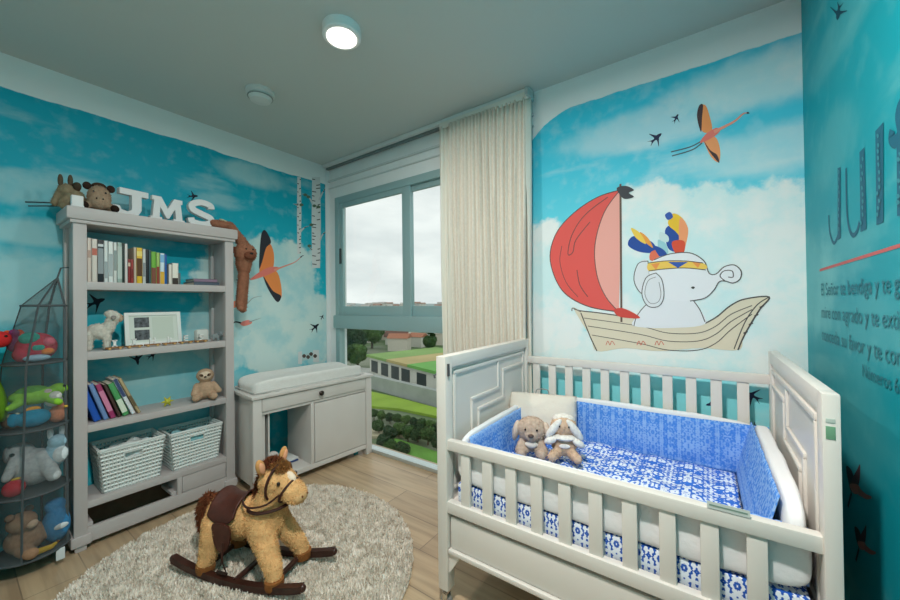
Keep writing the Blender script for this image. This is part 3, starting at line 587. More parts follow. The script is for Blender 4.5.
bm = NB(); box(bm, -.02, .02, -.038, .038, 0, .08, .014); obj('block', bm, mat('block_white', 'cfd3cd', .5), t); bm = NB(); box(bm, -.026, .026, -.044, .044, 0, .01, .003); obj('base', bm, mat('block_grey', 'b0b5b2', .5), t)
t = thing('figurine', 'small grey elephant figurine at the post end of the third shelf', 'figurine', (-2.685, 1.065, 1.016), 60)
body('body', [('e', (0, 0, .03), (.026, .018, .018)), ('e', (.026, 0, .046), (.015, .014, .014)), ('c', (.036, 0, .044), (.044, 0, .022), .006, .004)]+[('c', (x, y_, .025), (x, y_, .005), .007, .006) for x in (-.014, .014) for y_ in (.009, -.009)], '8b9496', t, .0035, 2)
bits('ear', [((.02, .016, .048), (.009, .003, .012)), ((.02, -.016, .048), (.009, .003, .012))], plush_mat('767f82'), t)
# plush animals on top of the shelf
t = thing('plush_hippo', 'beige plush animal with dark ears peering over the bookshelf top', 'plush toy', (-2.715, .50, TOPZ+.001), -8); t.scale = (.9, .9, 1.05)
body('body', [('e', (-.03, 0, .05), (.06, .06, .05)), ('e', (.03, 0, .078), (.055, .055, .06)), ('e', (.055, 0, .05), (.04, .052, .04)), ('c', (.02, .05, .025), (.075, .062, .02), .022, .02), ('c', (.02, -.05, .025), (.075, -.062, .02), .022, .02)], 'a68d76', t, .005, 3, 900, .006)
bits('ear', [((.02, .052, .132), (.014, .02, .02)), ((.02, -.052, .132), (.014, .02, .02))], plush_mat('3c2d26'), t); bits('mane', [((.0, 0, .142), (.03, .034, .018))], plush_mat('4a382e'), t); bits('paw', [((.085, .066, .02), (.022, .021, .019)), ((.085, -.066, .02), (.022, .021, .019))], plush_mat('2e221d'), t)
bits('eye', [((.079, .026, .096), .005), ((.079, -.026, .096), .005)], EYE_B, t); bits('nostril', [((.094, .014, .06), .004), ((.094, -.014, .06), .004)], EYE_B, t)
t = thing('plush_donkey', 'tan plush animal with tall ears behind the left bookshelf post', 'plush toy', (-2.72, .405, TOPZ+.001), 200)
body('body', [('e', (.0, 0, .055), (.05, .042, .055)), ('c', (.0, .01, .07), (.0, .035, .02), .03, .028), ('e', (.02, .02, .1), (.04, .034, .034)), ('c', (.03, .03, .1), (.05, .05, .03), .022, .018)], '93846a', t, .005, 3, 600, .006)
bits('ear', [((.01, .01, .15), (.012, .01, .035)), ((.02, .045, .145), (.012, .01, .033))], plush_mat('5f5344'), t); bits('mane', [((-.02, .0, .12), (.03, .014, .025))], plush_mat('4a3f33'), t)
# brown plush monkey hanging from the shelf top along the right post
t = thing('plush_monkey', 'brown long-limbed plush monkey hanging down beside the right bookshelf post', 'plush toy', (-2.69, 1.245, 1.0), 0)
body('body', [('c', (0, -.19, .805), (.01, -.09, .80), .026, .03), ('c', (.01, -.09, .80), (.02, -.005, .68), .03, .036), ('e', (.01, .0, .565), (.05, .052, .11)), ('e', (.025, .005, .62), (.058, .074, .072)), ('c', (.01, -.005, .47), (.012, -.03, .25), .032, .026), ('c', (.0, .01, .46), (-.01, .0, .22), .03, .024), ('c', (.012, -.03, .25), (.04, -.035, .23), .027, .022)], '9c6a53', t, .007, 3, 2500, .009)
bits('muzzle', [((.077, .01, .60), (.028, .04, .03))], plush_mat('7a4a38'), t); bits('ear', [((.0, .07, .64), (.012, .02, .024)), ((.0, -.06, .64), (.012, .02, .024))], plush_mat('704332'), t); bits('eye', [((.076, .032, .645), .006), ((.076, -.014, .645), .006)], EYE_B, t); bits('nose', [((.101, .01, .612), (.007, .013, .008))], EYE_B, t)
bits('hand_tag', [((.012, -.13, .83), (.016, .03, .006), RX(-15))], mat('tag_cream', 'd9d3ae', .7), t)
t = thing('toy_block', 'small white wooden block on the left front corner of the bookshelf top', 'block', (-2.632, .402, TOPZ+.0005), 0)
bm = NB(); box(bm, -.018, .018, -.022, .022, 0, .058, .004); obj('block', bm, LETW, t); bm = NB(); box(bm, -.02, .02, -.024, .024, 0, .008, .002); obj('foot', bm, LETW, t)
# ------------------------------------------------------------------ baskets with contents
def basket(label, y0, y1, x0, x1, z, h, group):
    t = thing('storage_basket', label, 'basket', ((x0+x1)/2, (y0+y1)/2, z), 0, group); W2, D2 = (y1-y0)/2, (x1-x0)/2; k = .85
    bm = NB(); pl = mat('basket_plastic', 'd5dbd8', .45)
    def P(sx, sy, f): s = k+(1-k)*f; return Vector((D2*sx*s, W2*sy*s, h*f))
    cs = [(1, -1), (1, 1), (-1, 1), (-1, -1)]; hole = (.40, .60, .70, .82)
    for i in range(4):
        a, b = cs[i], cs[(i+1) % 4]; long_ = i in (0, 2); n = 17 if long_ else 13
        for j in range(n+1):
            u = j/n; A = (a[0]+(b[0]-a[0])*u, a[1]+(b[1]-a[1])*u); up_ = .66 if .36 < u < .64 else 1
            tube(bm, [P(*A, 0), P(*A, up_)], .0052, 4)
            if up_ < 1: tube(bm, [P(*A, .84), P(*A, 1)], .0042, 4)
        for q in range(11):
            f = (q+.5)/11
            def PP(u): return P(a[0]+(b[0]-a[0])*u, a[1]+(b[1]-a[1])*u, f)
            if .66 < f < .84: tube(bm, [PP(0), PP(.36)], .0076, 4); tube(bm, [PP(.64), PP(1)], .0076, 4)
            else: tube(bm, [PP(0), PP(1)], .0076, 4)
    obj('wicker_side', bm, pl, t)
    bm = NB(); tube(bm, [P(*c, 1) for c in cs]+[P(*cs[0], 1)], .008, 6); obj('rim', bm, pl, t)
    for sx in (1, -1):
        bm = NB(); q = [Vector((D2*sx*(k+(1-k)*f)+.002*sx, W2*s*.28, h*f)) for s, f in ((-1, .67), (1, .67), (1, .83), (-1, .83), (-1, .67))]; tube(bm, q, .005, 6); obj('handle', bm, pl, t)
    bm = NB(); box(bm, -D2*k, D2*k, -W2*k, W2*k, 0, .006, .002); obj('basket_base', bm, pl, t)
    return t
basket('white woven plastic basket at the left on the lowest shelf', .485, .77, -2.86, -2.65, .241, .235, 'baskets on the lowest shelf')
basket('white woven plastic basket at the right with teal cloth inside', .80, 1.085, -2.85, -2.655, .241, .225, 'baskets on the lowest shelf')
def cloth_lump(name, label, c, sx, sy, sz, col, seed, cat='cloth'):
    bm = NB(); bmesh.ops.create_cube(bm, size=2); bmesh.ops.subdivide_edges(bm, edges=bm.edges[:], cuts=14, use_grid_fill=True)
    for v in bm.verts:
        p = v.co.copy(); q = Vector((max(-1, min(1, p.x)), p.y, p.z)); r = (abs(p.x)**5+abs(p.y)**5+abs(p.z)**5)**.2; p /= r
        nz_ = noise.noise(q*1.9+Vector((seed, seed, 0)))*.22; p = p*(1+nz_*(1 if p.z > 0 else .1)*.4)
        v.co = Vector((p.x*sx, p.y*sy, (p.z+1)*.5*sz*(1+(nz_ if p.z > 0 else 0))))
    o = tag(obj(name, bm, mat('cloth_'+col, col, .9, bump=.2, bscale=120), ang=180), label, cat); o.location = c; return o
cloth_lump('folded_blanket', 'pale folded blanket filling the left basket', (-2.755, .628, .248), .083, .116, .205, 'dfe3e1', 3)
cloth_lump('folded_cloth', 'pale teal folded cloths lying in the right basket', (-2.752, .942, .248), .080, .118, .185, '9fd3d8', 8)
# ------------------------------------------------------------------ toy net by the shelf
NC = (-2.665, .262)
t = thing('toy_net', 'tall grey hanging mesh toy net with four tiers beside the bookshelf', 'toy net', (NC[0], NC[1], 0))
RG = [(1.26, .075), (.985, .105), (.675, .115), (.375, .122), (.085, .125)]
DK = mat('net_tape', '4b5356', .8); apex = Vector((0, .075, 1.40))
def ring(r, z, n=28, off=0): return [Vector((r*math.cos(2*PI*i/n), off+r*math.sin(2*PI*i/n), z)) for i in range(n)]
offs = [.03, .0, -.005, -.008, -.01]
bm = NB(); R_ = [[bm.verts.new(v) for v in ring(r, z, 28, o_)] for (z, r), o_ in zip(RG, offs)]; av = bm.verts.new(apex)
for i in range(28):
    j = (i+1) % 28; bm.faces.new((R_[0][i], R_[0][j], av))
    for a, b in zip(R_, R_[1:]): bm.faces.new((a[i], a[j], b[j], b[i]))
obj('mesh_side', bm, NET, t)
for k, ((z, r), o_) in enumerate(zip(RG, offs)):
    bm = NB(); q = ring(r, z, 28, o_); tube(bm, q+[q[0]], .005, 6); obj('hoop', bm, DK, t)
    if k: bm = NB(); lathe(bm, [(r-.004, -.002), (r-.004, .002)], (0, o_, z)); obj('tier_floor', bm, DK, t)
for a in (-20, 60, 160, 250):
    bm = NB(); pts = [Vector((r*1.01*math.cos(math.radians(a)), o_+r*1.01*math.sin(math.radians(a)), z)) for (z, r), o_ in zip(RG, offs)]; tube(bm, [apex]+pts, .005, 6, flat=.5); obj('strap', bm, DK, t)
bm = NB(); tube(bm, [apex, apex+Vector((0, .012, .05)), apex+Vector((0, .04, .055))], .004, 6); obj('hook', bm, DK, t)
bm = NB(); box(bm, .10, .103, .055, .085, .03, .085, .001); obj('care_tag', bm, mat('tag_white', 'cfd8da', .7), t)
def inn(x, y, z): return (NC[0]+x, NC[1]+y, z)
def toy(name, label, loc, rz, shapes, col, extra=(), cat='plush toy', vox=.006):
    t = thing(name, label, cat, loc, rz); body('body', shapes, col, t, vox)
    for nm, its, m_ in extra: bits(nm, its, m_, t)
    return t
toy('plush_ball', 'red patchwork plush ball with teal and orange patches in the top net tier', inn(.0, .005, .989), 0, [('e', (0, 0, .07), (.068, .072, .07)), ('e', (.02, -.04, .04), (.04, .04, .04))], 'c22f48',
    [('patch', [((.035, -.025, .115), (.032, .036, .03)), ((.05, .0, .07), (.02, .03, .022))], plush_mat('2fa392')), ('patch', [((.056, .03, .05), (.016, .024, .016))], plush_mat('f08a3c')), ('patch', [((.05, .035, .095), (.024, .022, .022))], plush_mat('e86a80')), ('patch', [((.06, -.005, .022), (.02, .045, .016))], plush_mat('a9c8e0'))])
toy('plush_butterfly', 'purple and orange plush butterfly in the top net tier left side', inn(-.03, -.065, 1.03), 30, [('e', (0, 0, .06), (.02, .028, .05)), ('e', (.01, -.005, .1), (.018, .02, .02))], '8a3a6a', [('wing', [((.0, -.022, .08), (.012, .024, .036)), ((.0, .022, .08), (.012, .024, .036))], plush_mat('d9532c'))], vox=.005)
toy('plush_turtle', 'bright green plush turtle in the second net tier', inn(.02, .0, .77), 80, [('e', (0, 0, .055), (.09, .055, .04)), ('e', (.075, 0, .075), (.034, .032, .03)), ('c', (.05, .04, .035), (.08, .06, .02), .018, .015), ('c', (.05, -.04, .035), (.08, -.06, .02), .018, .015), ('c', (-.05, -.04, .035), (-.075, -.055, .02), .018, .015)], '8cc63f', [('shell', [((-.01, 0, .07), (.062, .045, .036))], plush_mat('5a9a34')), ('eye', [((.095, -.02, .09), .006)], EYE_B)])
toy('plush_fish', 'turquoise blue plush fish lying low in the second net tier', inn(.045, -.01, .68), 90, [('e', (0, 0, .045), (.06, .038, .042)), ('e', (-.062, 0, .05), (.02, .01, .034))], '1f8fb4', [('fin', [((0, 0, .088), (.025, .006, .012))], plush_mat('f0a53a'))])
toy('plush_chick', 'small pink orange plush chick at the right of the second net tier', inn(.03, .07, .68), 40, [('e', (0, 0, .04), (.036, .034, .04)), ('e', (.01, 0, .078), (.026, .026, .024))], 'd98a68', [('beak', [((.038, 0, .078), (.01, .007, .006))], plush_mat('e8c050'))], vox=.005)
toy('plush_mouse', 'white plush mouse peeking out in the second net tier', inn(.05, .055, .765), 10, [('e', (0, 0, .03), (.032, .032, .03)), ('e', (.018, 0, .055), (.024, .024, .022))], 'd8d8d4', [('ear', [((.01, .022, .078), (.006, .014, .014)), ((.01, -.022, .078), (.006, .014, .014))], plush_mat('c9b6b4'))], vox=.005)
toy('plush_frog', 'brown plush frog squatting at the left of the second net tier', inn(.0, -.075, .68), 10, [('e', (0, 0, .04), (.045, .032, .038)), ('c', (.02, .025, .02), (.05, .03, .012), .014, .012)], '7a5f4a', [('eye', [((.03, .012, .07), .009), ((.03, -.012, .07), .009)], plush_mat('c9c2a0'))], vox=.005)
toy('plush_dog', 'white grey floppy plush dog filling the third net tier', inn(.0, .0, .38), 70, [('e', (0, 0, .10), (.085, .07, .085)), ('e', (-.05, 0, .18), (.05, .05, .045)), ('c', (.03, -.03, .15), (.075, -.06, .06), .032, .028), ('c', (-.05, -.05, .16), (-.07, -.075, .09), .022, .018)], 'b9bec0', [('nose', [((-.06, -.05, .185), .009)], EYE_B), ('ear', [((-.085, -.01, .18), (.014, .03, .04))], plush_mat('8f9698'))])
toy('plush_bunny', 'pale blue and white plush bunny at the right of the third net tier', inn(.035, .065, .49), 20, [('e', (0, 0, .04), (.045, .042, .06)), ('e', (.01, 0, .1), (.034, .036, .034))], 'a8cfe2', [('ear', [((0, .022, .145), (.008, .012, .032)), ((0, -.022, .145), (.008, .012, .032))], plush_mat('d8e4ea')), ('belly', [((.03, 0, .04), (.02, .03, .04))], plush_mat('dfe8ec'))])
toy('plush_apple', 'small red plush apple low at the left of the third net tier', inn(.05, -.07, .38), 0, [('e', (0, 0, .038), (.038, .038, .038))], 'c02a38', [('leaf', [((0, .006, .078), (.006, .016, .006))], plush_mat('d0b040'))], vox=.005)
toy('plush_bear', 'light brown plush bear slumped in the bottom net tier', inn(.02, -.03, .09), 40, [('e', (0, 0, .07), (.07, .075, .065)), ('e', (.01, -.03, .16), (.05, .052, .045)), ('c', (.04, .03, .09), (.085, .05, .05), .026, .024), ('c', (.03, -.05, .04), (.08, -.06, .03), .028, .026)], '9a7a60', [('ear', [((.0, .012, .2), .016), ((.0, -.07, .2), .016)], plush_mat('7f604a')), ('muzzle', [((.055, -.03, .15), (.018, .022, .018))], plush_mat('d0b59a'))])
toy('plush_whale', 'blue plush whale with a white label in the bottom net tier', inn(.03, .065, .10), 10, [('e', (0, 0, .08), (.06, .05, .085)), ('e', (-.01, .0, .17), (.03, .04, .035))], '3f86b8', [('label_patch', [((.058, 0, .085), (.006, .026, .014))], mat('tag_white', 'cfd8da', .7))])
toy('plush_banana', 'yellow plush banana lying in front in the bottom net tier', inn(.095, .01, .09), 90, [('c', (-.03, 0, .016), (.03, 0, .016), .015, .012), ('c', (.03, 0, .016), (.05, 0, .028), .012, .006)], 'd0a92c', [('tip', [((.052, 0, .03), .006)], plush_mat('6a4a20'))], vox=.004)
# hamper with the parrot at the picture edge
t = thing('toy_hamper', 'dark round fabric toy hamper left of the mesh net', 'hamper', (-2.66, .0, 0))
bm = NB(); lathe(bm, [(.12, 0), (.13, .02), (.14, .68), (.132, .68), (.125, .03)]); obj('bin', bm, mat('hamper_cloth', '3d4a3c', .9, bump=.2), t); bm = NB(); q = ring(.138, .68); tube(bm, q+[q[0]], .007, 6); obj('rim', bm, mat('hamper_rim', '2e3a30', .8), t)
bm = NB(); lathe(bm, [(.13, .645), (.13, .66)]); obj('lid', bm, mat('hamper_cloth', '3d4a3c', .9), t)
t = thing('plush_parrot', 'large yellow green plush parrot with yellow beak sitting on the hamper', 'plush toy', (-2.65, .045, .662), 0)
body('body', [('e', (0, 0, .17), (.09, .10, .17)), ('e', (.01, .02, .34), (.075, .085, .075)), ('c', (-.03, -.03, .08), (-.12, -.03, .02), .04, .025)], 'a3b52a', t, .008); bits('beak', [((.085, .065, .345), (.04, .04, .026), RZ(45))], plush_mat('e8d84a'), t); bits('eye', [((.065, .045, .38), .01)], EYE_B, t)
bits('wing', [((.0, .10, .17), (.06, .03, .11), RX(8)), ((.0, -.10, .17), (.06, .03, .11))], plush_mat('5f8a24'), t); bits('foot', [((.06, .05, .02), (.045, .03, .02)), ((.06, -.05, .02), (.045, .03, .02))], plush_mat('c87a24'), t); bits('belly', [((.06, .03, .12), (.045, .06, .09))], plush_mat('cf9a2a'), t)
t = thing('plush_caterpillar', 'red and purple striped plush caterpillar lying over the head of the parrot', 'plush toy', (-2.65, .065, 1.066), 0)
for k in range(6): bits('segment', [((.0, -.22+.052*k, .035), (.04, .034, .036))], plush_mat(['b03a4a', '7a3a7a', 'c8702a', '7a3a7a', 'b03a4a', 'd8902a'][k]), t)
bits('head', [((.0, .09, .04), (.038, .036, .038))], plush_mat('c22f30'), t); bits('eye', [((.03, .105, .055), .006)], EYE_B, t)
# ------------------------------------------------------------------ changing table
CA = math.degrees(math.atan2(.075, .93))
t = thing('changing_table', 'low white changing table with one drawer and one cupboard door', 'changing table', (-2.378, 1.155, 0), -CA)
# local: x out of the wall (front at 0), y along
CD, CWd, CH = -.40, .94, .66
for (xa, ya) in ((-.055, 0), (-.055, CWd-.055), (CD, 0), (CD, CWd-.055)):
    bm = NB(); box(bm, xa, xa+.055, ya, ya+.055, 0, CH-.022, .004); obj('leg', bm, WHITE, t)
bm = NB(); box(bm, CD-.005, .012, -.012, CWd+.012, CH-.022, CH, .005); obj('table_top', bm, WHITE, t)
for ya in (.012, CWd-.03): bm = NB(); box(bm, CD+.04, -.04, ya, ya+.018, .06, CH-.02, .002); obj('side_panel', bm, WHITE, t)
bm = NB(); box(bm, CD+.04, -.04, .11, .12, .06, CH-.03); box(bm, CD+.03, -.008, .03, CWd-.03, .05, .085, .003); obj('bottom_board', bm, WHITE, t)
bm = NB(); box(bm, CD+.03, -.008, .40, .425, .085, .54, .003); obj('divider', bm, WHITE, t)
bm = NB(); box(bm, CD+.03, -.012, .05, CWd-.05, .525, .545, .003); obj('rail', bm, WHITE, t)
bm = NB(); box(bm, -.028, -.002, .058, CWd-.058, .548, CH-.026, .004); d = obj('drawer', bm, WHITE, t)
bm = NB(); lathe(bm, [(.008, 0), (.008, .012), (.018, .018), (.019, .026), (.012, .032)], seg=16)
for v in bm.verts: v.co = Vector((v.co.z-.002, v.co.x+CWd*.50, v.co.y+.595))
obj('knob', bm, DARKKNOB, d)
bm = NB(); box(bm, -.03, -.006, .43, CWd-.058, .09, .52, .004); obj('door', bm, WHITE, t)
bm = NB(); box(bm, -.0495, -.028, .056, .085, .085, .54, .003); obj('stile', bm, WHITE, t)
rot = Matrix.Rotation(math.radians(-CA), 4, 'Z')
def ct(x, y, z): return tuple(Matrix.Translation((-2.378, 1.155, 0)) @ rot @ Vector((x, y, z)))
t = thing('changing_pad', 'white padded changing mat with raised sides on the changing table', 'changing mat', ct(-.195, .455, CH+.001), -CA)
bm = NB(); bmesh.ops.create_grid(bm, x_segments=24, y_segments=40, size=1)
g = [v.co.copy() for v in bm.verts]; bm.free(); bm = NB(); bmesh.ops.create_cube(bm, size=2); bmesh.ops.subdivide_edges(bm, edges=bm.edges[:], cuts=22, use_grid_fill=True)
for v in bm.verts:
    p_ = v.co; r = (abs(p_.x)**8+abs(p_.y)**8+abs(p_.z)**8)**.125; p_ = p_/r
    h = .065+.035*min(1, abs(p_.x)**3*1.2) if p_.z > 0 else 0
    v.co = Vector((p_.x*.17, p_.y*.435+.0, (p_.z*h if p_.z > 0 else .0)+(0.002*noise.noise(p_*6))))
bmesh.ops.remove_doubles(bm, verts=bm.verts[:], dist=.0002)
obj('mat_cover', bm, mat('pad_cotton', 'dcdcd8', .9, var=.03, vscale=40, bump=.4, bscale=160), t, ang=180)
bm = NB(); q = [Vector((.168*a, .433*b, .012)) for a, b in ((1, -1), (1, 1), (-1, 1), (-1, -1))]; q = spline(q, 8, True); q.append(q[0]); tube(bm, [Vector((max(-.17, min(.17, v.x)), max(-.435, min(.435, v.y)), v.z)) for v in q], .004, 6); obj('piping', bm, mat('pad_piping', 'c6c6c2', .9), t)
toy('plush_owl', 'small white plush owl in the open cubby of the changing table', ct(-.10, .165, .087), -20, [('e', (0, 0, .05), (.038, .04, .052)), ('e', (.005, 0, .115), (.034, .038, .034))], 'c9c4be', [('eye_ring', [((.033, .016, .122), (.006, .012, .012)), ((.033, -.016, .122), (.006, .012, .012))], plush_mat('8d8a86')), ('eye', [((.039, .016, .122), .005), ((.039, -.016, .122), .005)], EYE_B)], vox=.005)
for i, (c, lb) in enumerate([('27467e', 'navy blue folder lying in the changing table cubby'), ('e2e4e2', 'white booklet on the navy folder in the cubby')]):
    bm = NB(); box(bm, -.07, .07, -.08, .08, 0, .012, .002); o = tag(obj('folder', bm, mat('cover_'+c, c, .5)), lb, 'folder'); o.location = ct(-.22, .295, .087+.0125*i); o.rotation_euler.z = math.radians(-CA+4*i)
bm = NB(); box(bm, -.006, .006, -.02, .02, 0, .07, .003); o = tag(obj('wall_plug', bm, mat('teal_plastic', '2a8f9a', .5)), 'small teal plastic piece on the floor behind the changing table leg', 'toy'); o.location = ct(-.075, CWd-.11, 0)
# ------------------------------------------------------------------ rug
RC, RR = (-1.76, .845), .755
t = thing('round_rug', 'round off-white shaggy rug on the plank floor', 'rug', (RC[0], RC[1], 0))
bm = NB(); lathe(bm, [(RR-.012, .0), (RR, .006), (RR-.01, .014), (.02, .016)], seg=72); obj('backing', bm, mat('rug_base', 'b5aea2', .95, var=.2, vscale=60), t)
bm = NB()
for i in range(64000):
    a = random.uniform(0, 2*PI); r = RR*math.sqrt(random.random())*1.0; x, y_ = r*math.cos(a), r*math.sin(a)
    cl_ = noise.noise(Vector((x*22, y_*22, 0))); cl2 = noise.noise(Vector((x*22+9, y_*22, 5)))
    d = Vector((cl_*.8+random.uniform(-.5, .5), cl2*.8+random.uniform(-.5, .5), 1.3)).normalized()*random.uniform(.014, .024)
    s_ = Vector((random.uniform(-1, 1), random.uniform(-1, 1), 0)).normalized()*.0033; p_ = Vector((x, y_, .012))
    bm.faces.new((bm.verts.new(p_-s_), bm.verts.new(p_+s_), bm.verts.new(p_+d*.6+s_*.9), bm.verts.new(p_+d), bm.verts.new(p_+d*.6-s_*.9))).material_index = random.choice((0, 0, 1, 2))
o = obj('pile', bm, [mat('pile_cream', 'f0e7d9', .95, spec=.1), mat('pile_white', 'f5efe5', .95, spec=.1), mat('pile_grey', 'e4d9c9', .95, spec=.1)], t, False); o['kind'] = 'stuff'
# ------------------------------------------------------------------ rocking horse (local x = forward)
H = thing('rocking_horse', 'tan plush rocking horse with brown saddle on dark wooden rockers', 'rocking horse', (-1.735, .845, .020), 20); H.scale = (.93, .93, .92)
HW = mat('dark_walnut', '3a211a', .3, var=.25, vscale=25)
for s in (-1, 1):
    bm = NB(); n = 22; pts = [(-.375+.75*i/n) for i in range(n+1)]; rad = 1.35
    prof = [(x, rad-math.sqrt(rad*rad-x*x)) for x in pts]
    up_ = [(x, z+.032) for x, z in prof][::-1]; vs = prism(bm, prof+up_, 1, s*.122-.015, s*.122+.015)
    for xx in (-.375, .375): ell(bm, (xx, s*.122, rad-math.sqrt(rad*rad-xx*xx)+.016), (.016, .016, .018))
    obj('rocker', bm, HW, H, True, 30)
for xx in (-.20, -.0, .20):
    bm = NB(); zz = 1.35-math.sqrt(1.35**2-xx*xx)+.026; tube(bm, [(xx, -.122, zz), (xx, .122, zz)], .013, 10); obj('crossbar', bm, HW, H)
FURC = mat('horse_fur', 'e0b27a', .95, var=.2, vscale=16, bump=.5, bscale=140, spec=.1)
bm = NB()
ell(bm, (-.07, 0, .262), (.165, .092, .098)); ell(bm, (-.175, 0, .262), (.085, .092, .10)); ell(bm, (.07, 0, .275), (.10, .094, .112))
cap(bm, (.085, 0, .30), (.135, 0, .43), .088, .068); cap(bm, (.13, 0, .465), (.17, 0, .46), .078, .066); cap(bm, (.17, 0, .455), (.245, 0, .415), .062, .053); ell(bm, (.25, 0, .408), (.048, .052, .046))
for s in (-1, 1):
    cap(bm, (.09, s*.052, .24), (.195, s*.092, .095), .06, .039); cap(bm, (-.18, s*.052, .235), (-.185, s*.098, .095), .066, .039)
    cap(bm, (.195, s*.092, .095), (.205, s*.098, .055), .037, .037); cap(bm, (-.185, s*.098, .095), (-.195, s*.102, .055), .037, .037)
bm = remesh(bm, .008, 5); fur(bm, 15000, .009, .002, .5); obj('body', bm, FURC, H, ang=180)
for xx, s in ((.206, -1), (.206, 1), (-.196, -1), (-.196, 1)):
    bm = NB(); lathe(bm, [(.040, .0), (.043, .012), (.042, .036), (.036, .042)], (xx, s*.10, .026), 18); obj('hoof', bm, mat('hoof_plush', '8a5526', .9, var=.15, bump=.3), H)
HAIR = mat('mane_brown', '6e3a1e', .95, var=.3, vscale=80, bump=.5)
bm = NB()
for i in range(9): f = i/8; ell(bm, (.045+.05*f-.02*math.sin(f*3), 0, .34+.19*f), (.03, .024, .03))
ell(bm, (.115, 0, .545), (.045, .04, .022)); bm = remesh(bm, .007, 3); fur(bm, 2500, .02, .003, .3); obj('mane', bm, HAIR, H, ang=180)
bm = NB(); ell(bm, (.165, -.005, .535), (.038, .04, .014), RY(25)); bm = remesh(bm, .006, 2); fur(bm, 900, .018, .003, .1); obj('forelock', bm, mat('forelock', '9a6a38', .95, var=.2), H, ang=180)
bm = NB(); q = spline([(-.245, 0, .305), (-.285, 0, .318), (-.312, 0, .265), (-.318, 0, .20), (-.312, 0, .12)], 6); tube(bm, q, [.016+.018*math.sin(PI*i/(len(q)-1)) for i in range(len(q))], 10); bm = remesh(bm, .006, 2); fur(bm, 2200, .022, .003, .9); obj('tail', bm, HAIR, H, ang=180)
for s in (-1, 1):
    bm = NB(); ell(bm, (.11, s*.075, .555), (.016, .024, .045), RX(-s*22)); bm = remesh(bm, .005, 2); e = obj('ear', bm, mat('horse_ear', 'c8935a', .95, bump=.3), H, ang=180)
    bm = NB(); ell(bm, (.122, s*.077, .553), (.008, .015, .032), RX(-s*22)); obj('inner_ear', bm, mat('ear_pink', 'e3a37c', .95), e)
bits('eye', [((.198, -.060, .480), (.009, .007, .010)), ((.198, .060, .480), (.009, .007, .010))], EYE_B, H)
bits('blaze', [((.212, 0, .492), (.04, .022, .018), RY(30))], mat('blaze_cream', 'ead9c0', .95, bump=.4), H); bits('muzzle', [((.265, 0, .405), (.037, .047, .036))], mat('muzzle_tan', 'd8b07c', .95, bump=.4), H); bits('nostril', [((.298, .018, .412), .005), ((.298, -.018, .412), .005)], mat('nostril_brown', '7a4a28', .8), H)
SAD = mat('saddle_brown', '4a241a', .5, var=.2, vscale=30, bump=.15); LEA = mat('leather_strap', '3c1d14', .5)
bm = NB(); N1, N2 = 16, 28; g = []
for i in range(N1+1):
    x = -.185+.155*i/N1; f = abs(i/N1*2-1); row = []
    for j in range(N2+1):
        a = math.radians(-88+176*j/N2); lim = 1-.22*f**2; a *= lim; R = .106+.010*f**2
        row.append(bm.verts.new((x, R*.95*math.sin(a), .258+(R+.004+.016*max(0, f-.35)*(abs(a) < .9))*math.cos(a))))
    g.append(row)
for i in range(N1):
    for j in range(N2): bm.faces.new((g[i][j], g[i+1][j], g[i+1][j+1], g[i][j+1]))
o = obj('saddle', bm, SAD, H, ang=80); o.modifiers.new('thick', 'SOLIDIFY').thickness = .008
for s in (-1, 1):
    bm = NB(); vs = prism(bm, [(v.x, v.y) for v in spline([(-.145, .265, 0), (-.05, .265, 0), (-.045, .195, 0), (-.07, .145, 0), (-.11, .14, 0), (-.14, .185, 0)], 4, True)], 1, s*.104-.004, s*.104+.004); obj('saddle_flap', bm, SAD, H, True, 30)
    bm = NB(); tube(bm, [(-.075, s*.116, .19), (-.072, s*.122, .12), (-.07, s*.122, .105)], .005, 6); obj('stirrup_strap', bm, LEA, H)
    bm = NB(); tube(bm, [(-.07, s*.122, .105), (-.098, s*.124, .055), (-.042, s*.124, .055), (-.07, s*.122, .105)], .003, 6); tube(bm, [(-.10, s*.124, .055), (-.04, s*.124, .055)], .006, 6); obj('stirrup', bm, mat('stirrup_iron', '3a2a24', .5, metal=.5), H)
def hoop(c, ax, ra, rb, tilt, n=26): return [Vector(c)+RY(tilt)@(Vector((0, ra*math.sin(2*PI*i/n), rb*math.cos(2*PI*i/n))) if ax == 0 else Vector((rb*math.cos(2*PI*i/n), ra*math.sin(2*PI*i/n), 0))) for i in range(n+1)]
bm = NB(); tube(bm, hoop((.10, 0, .345), 2, .094, .102, -6), .008, 8); obj('collar', bm, LEA, H)
bm = NB(); tube(bm, hoop((.210, 0, .425), 0, .062, .061, 28), .006, 8); tube(bm, hoop((.150, 0, .462), 0, .088, .090, 8), .006, 8)
obj('bridle', bm, LEA, H)
for s in (-1, 1): bm = NB(); tube(bm, spline([(.205, s*.064, .43), (.15, s*.092, .39), (.06, s*.10, .37), (-.01, s*.06, .375), (-.03, s*.0, .39)], 6), .005, 6); obj('rein', bm, LEA, H)
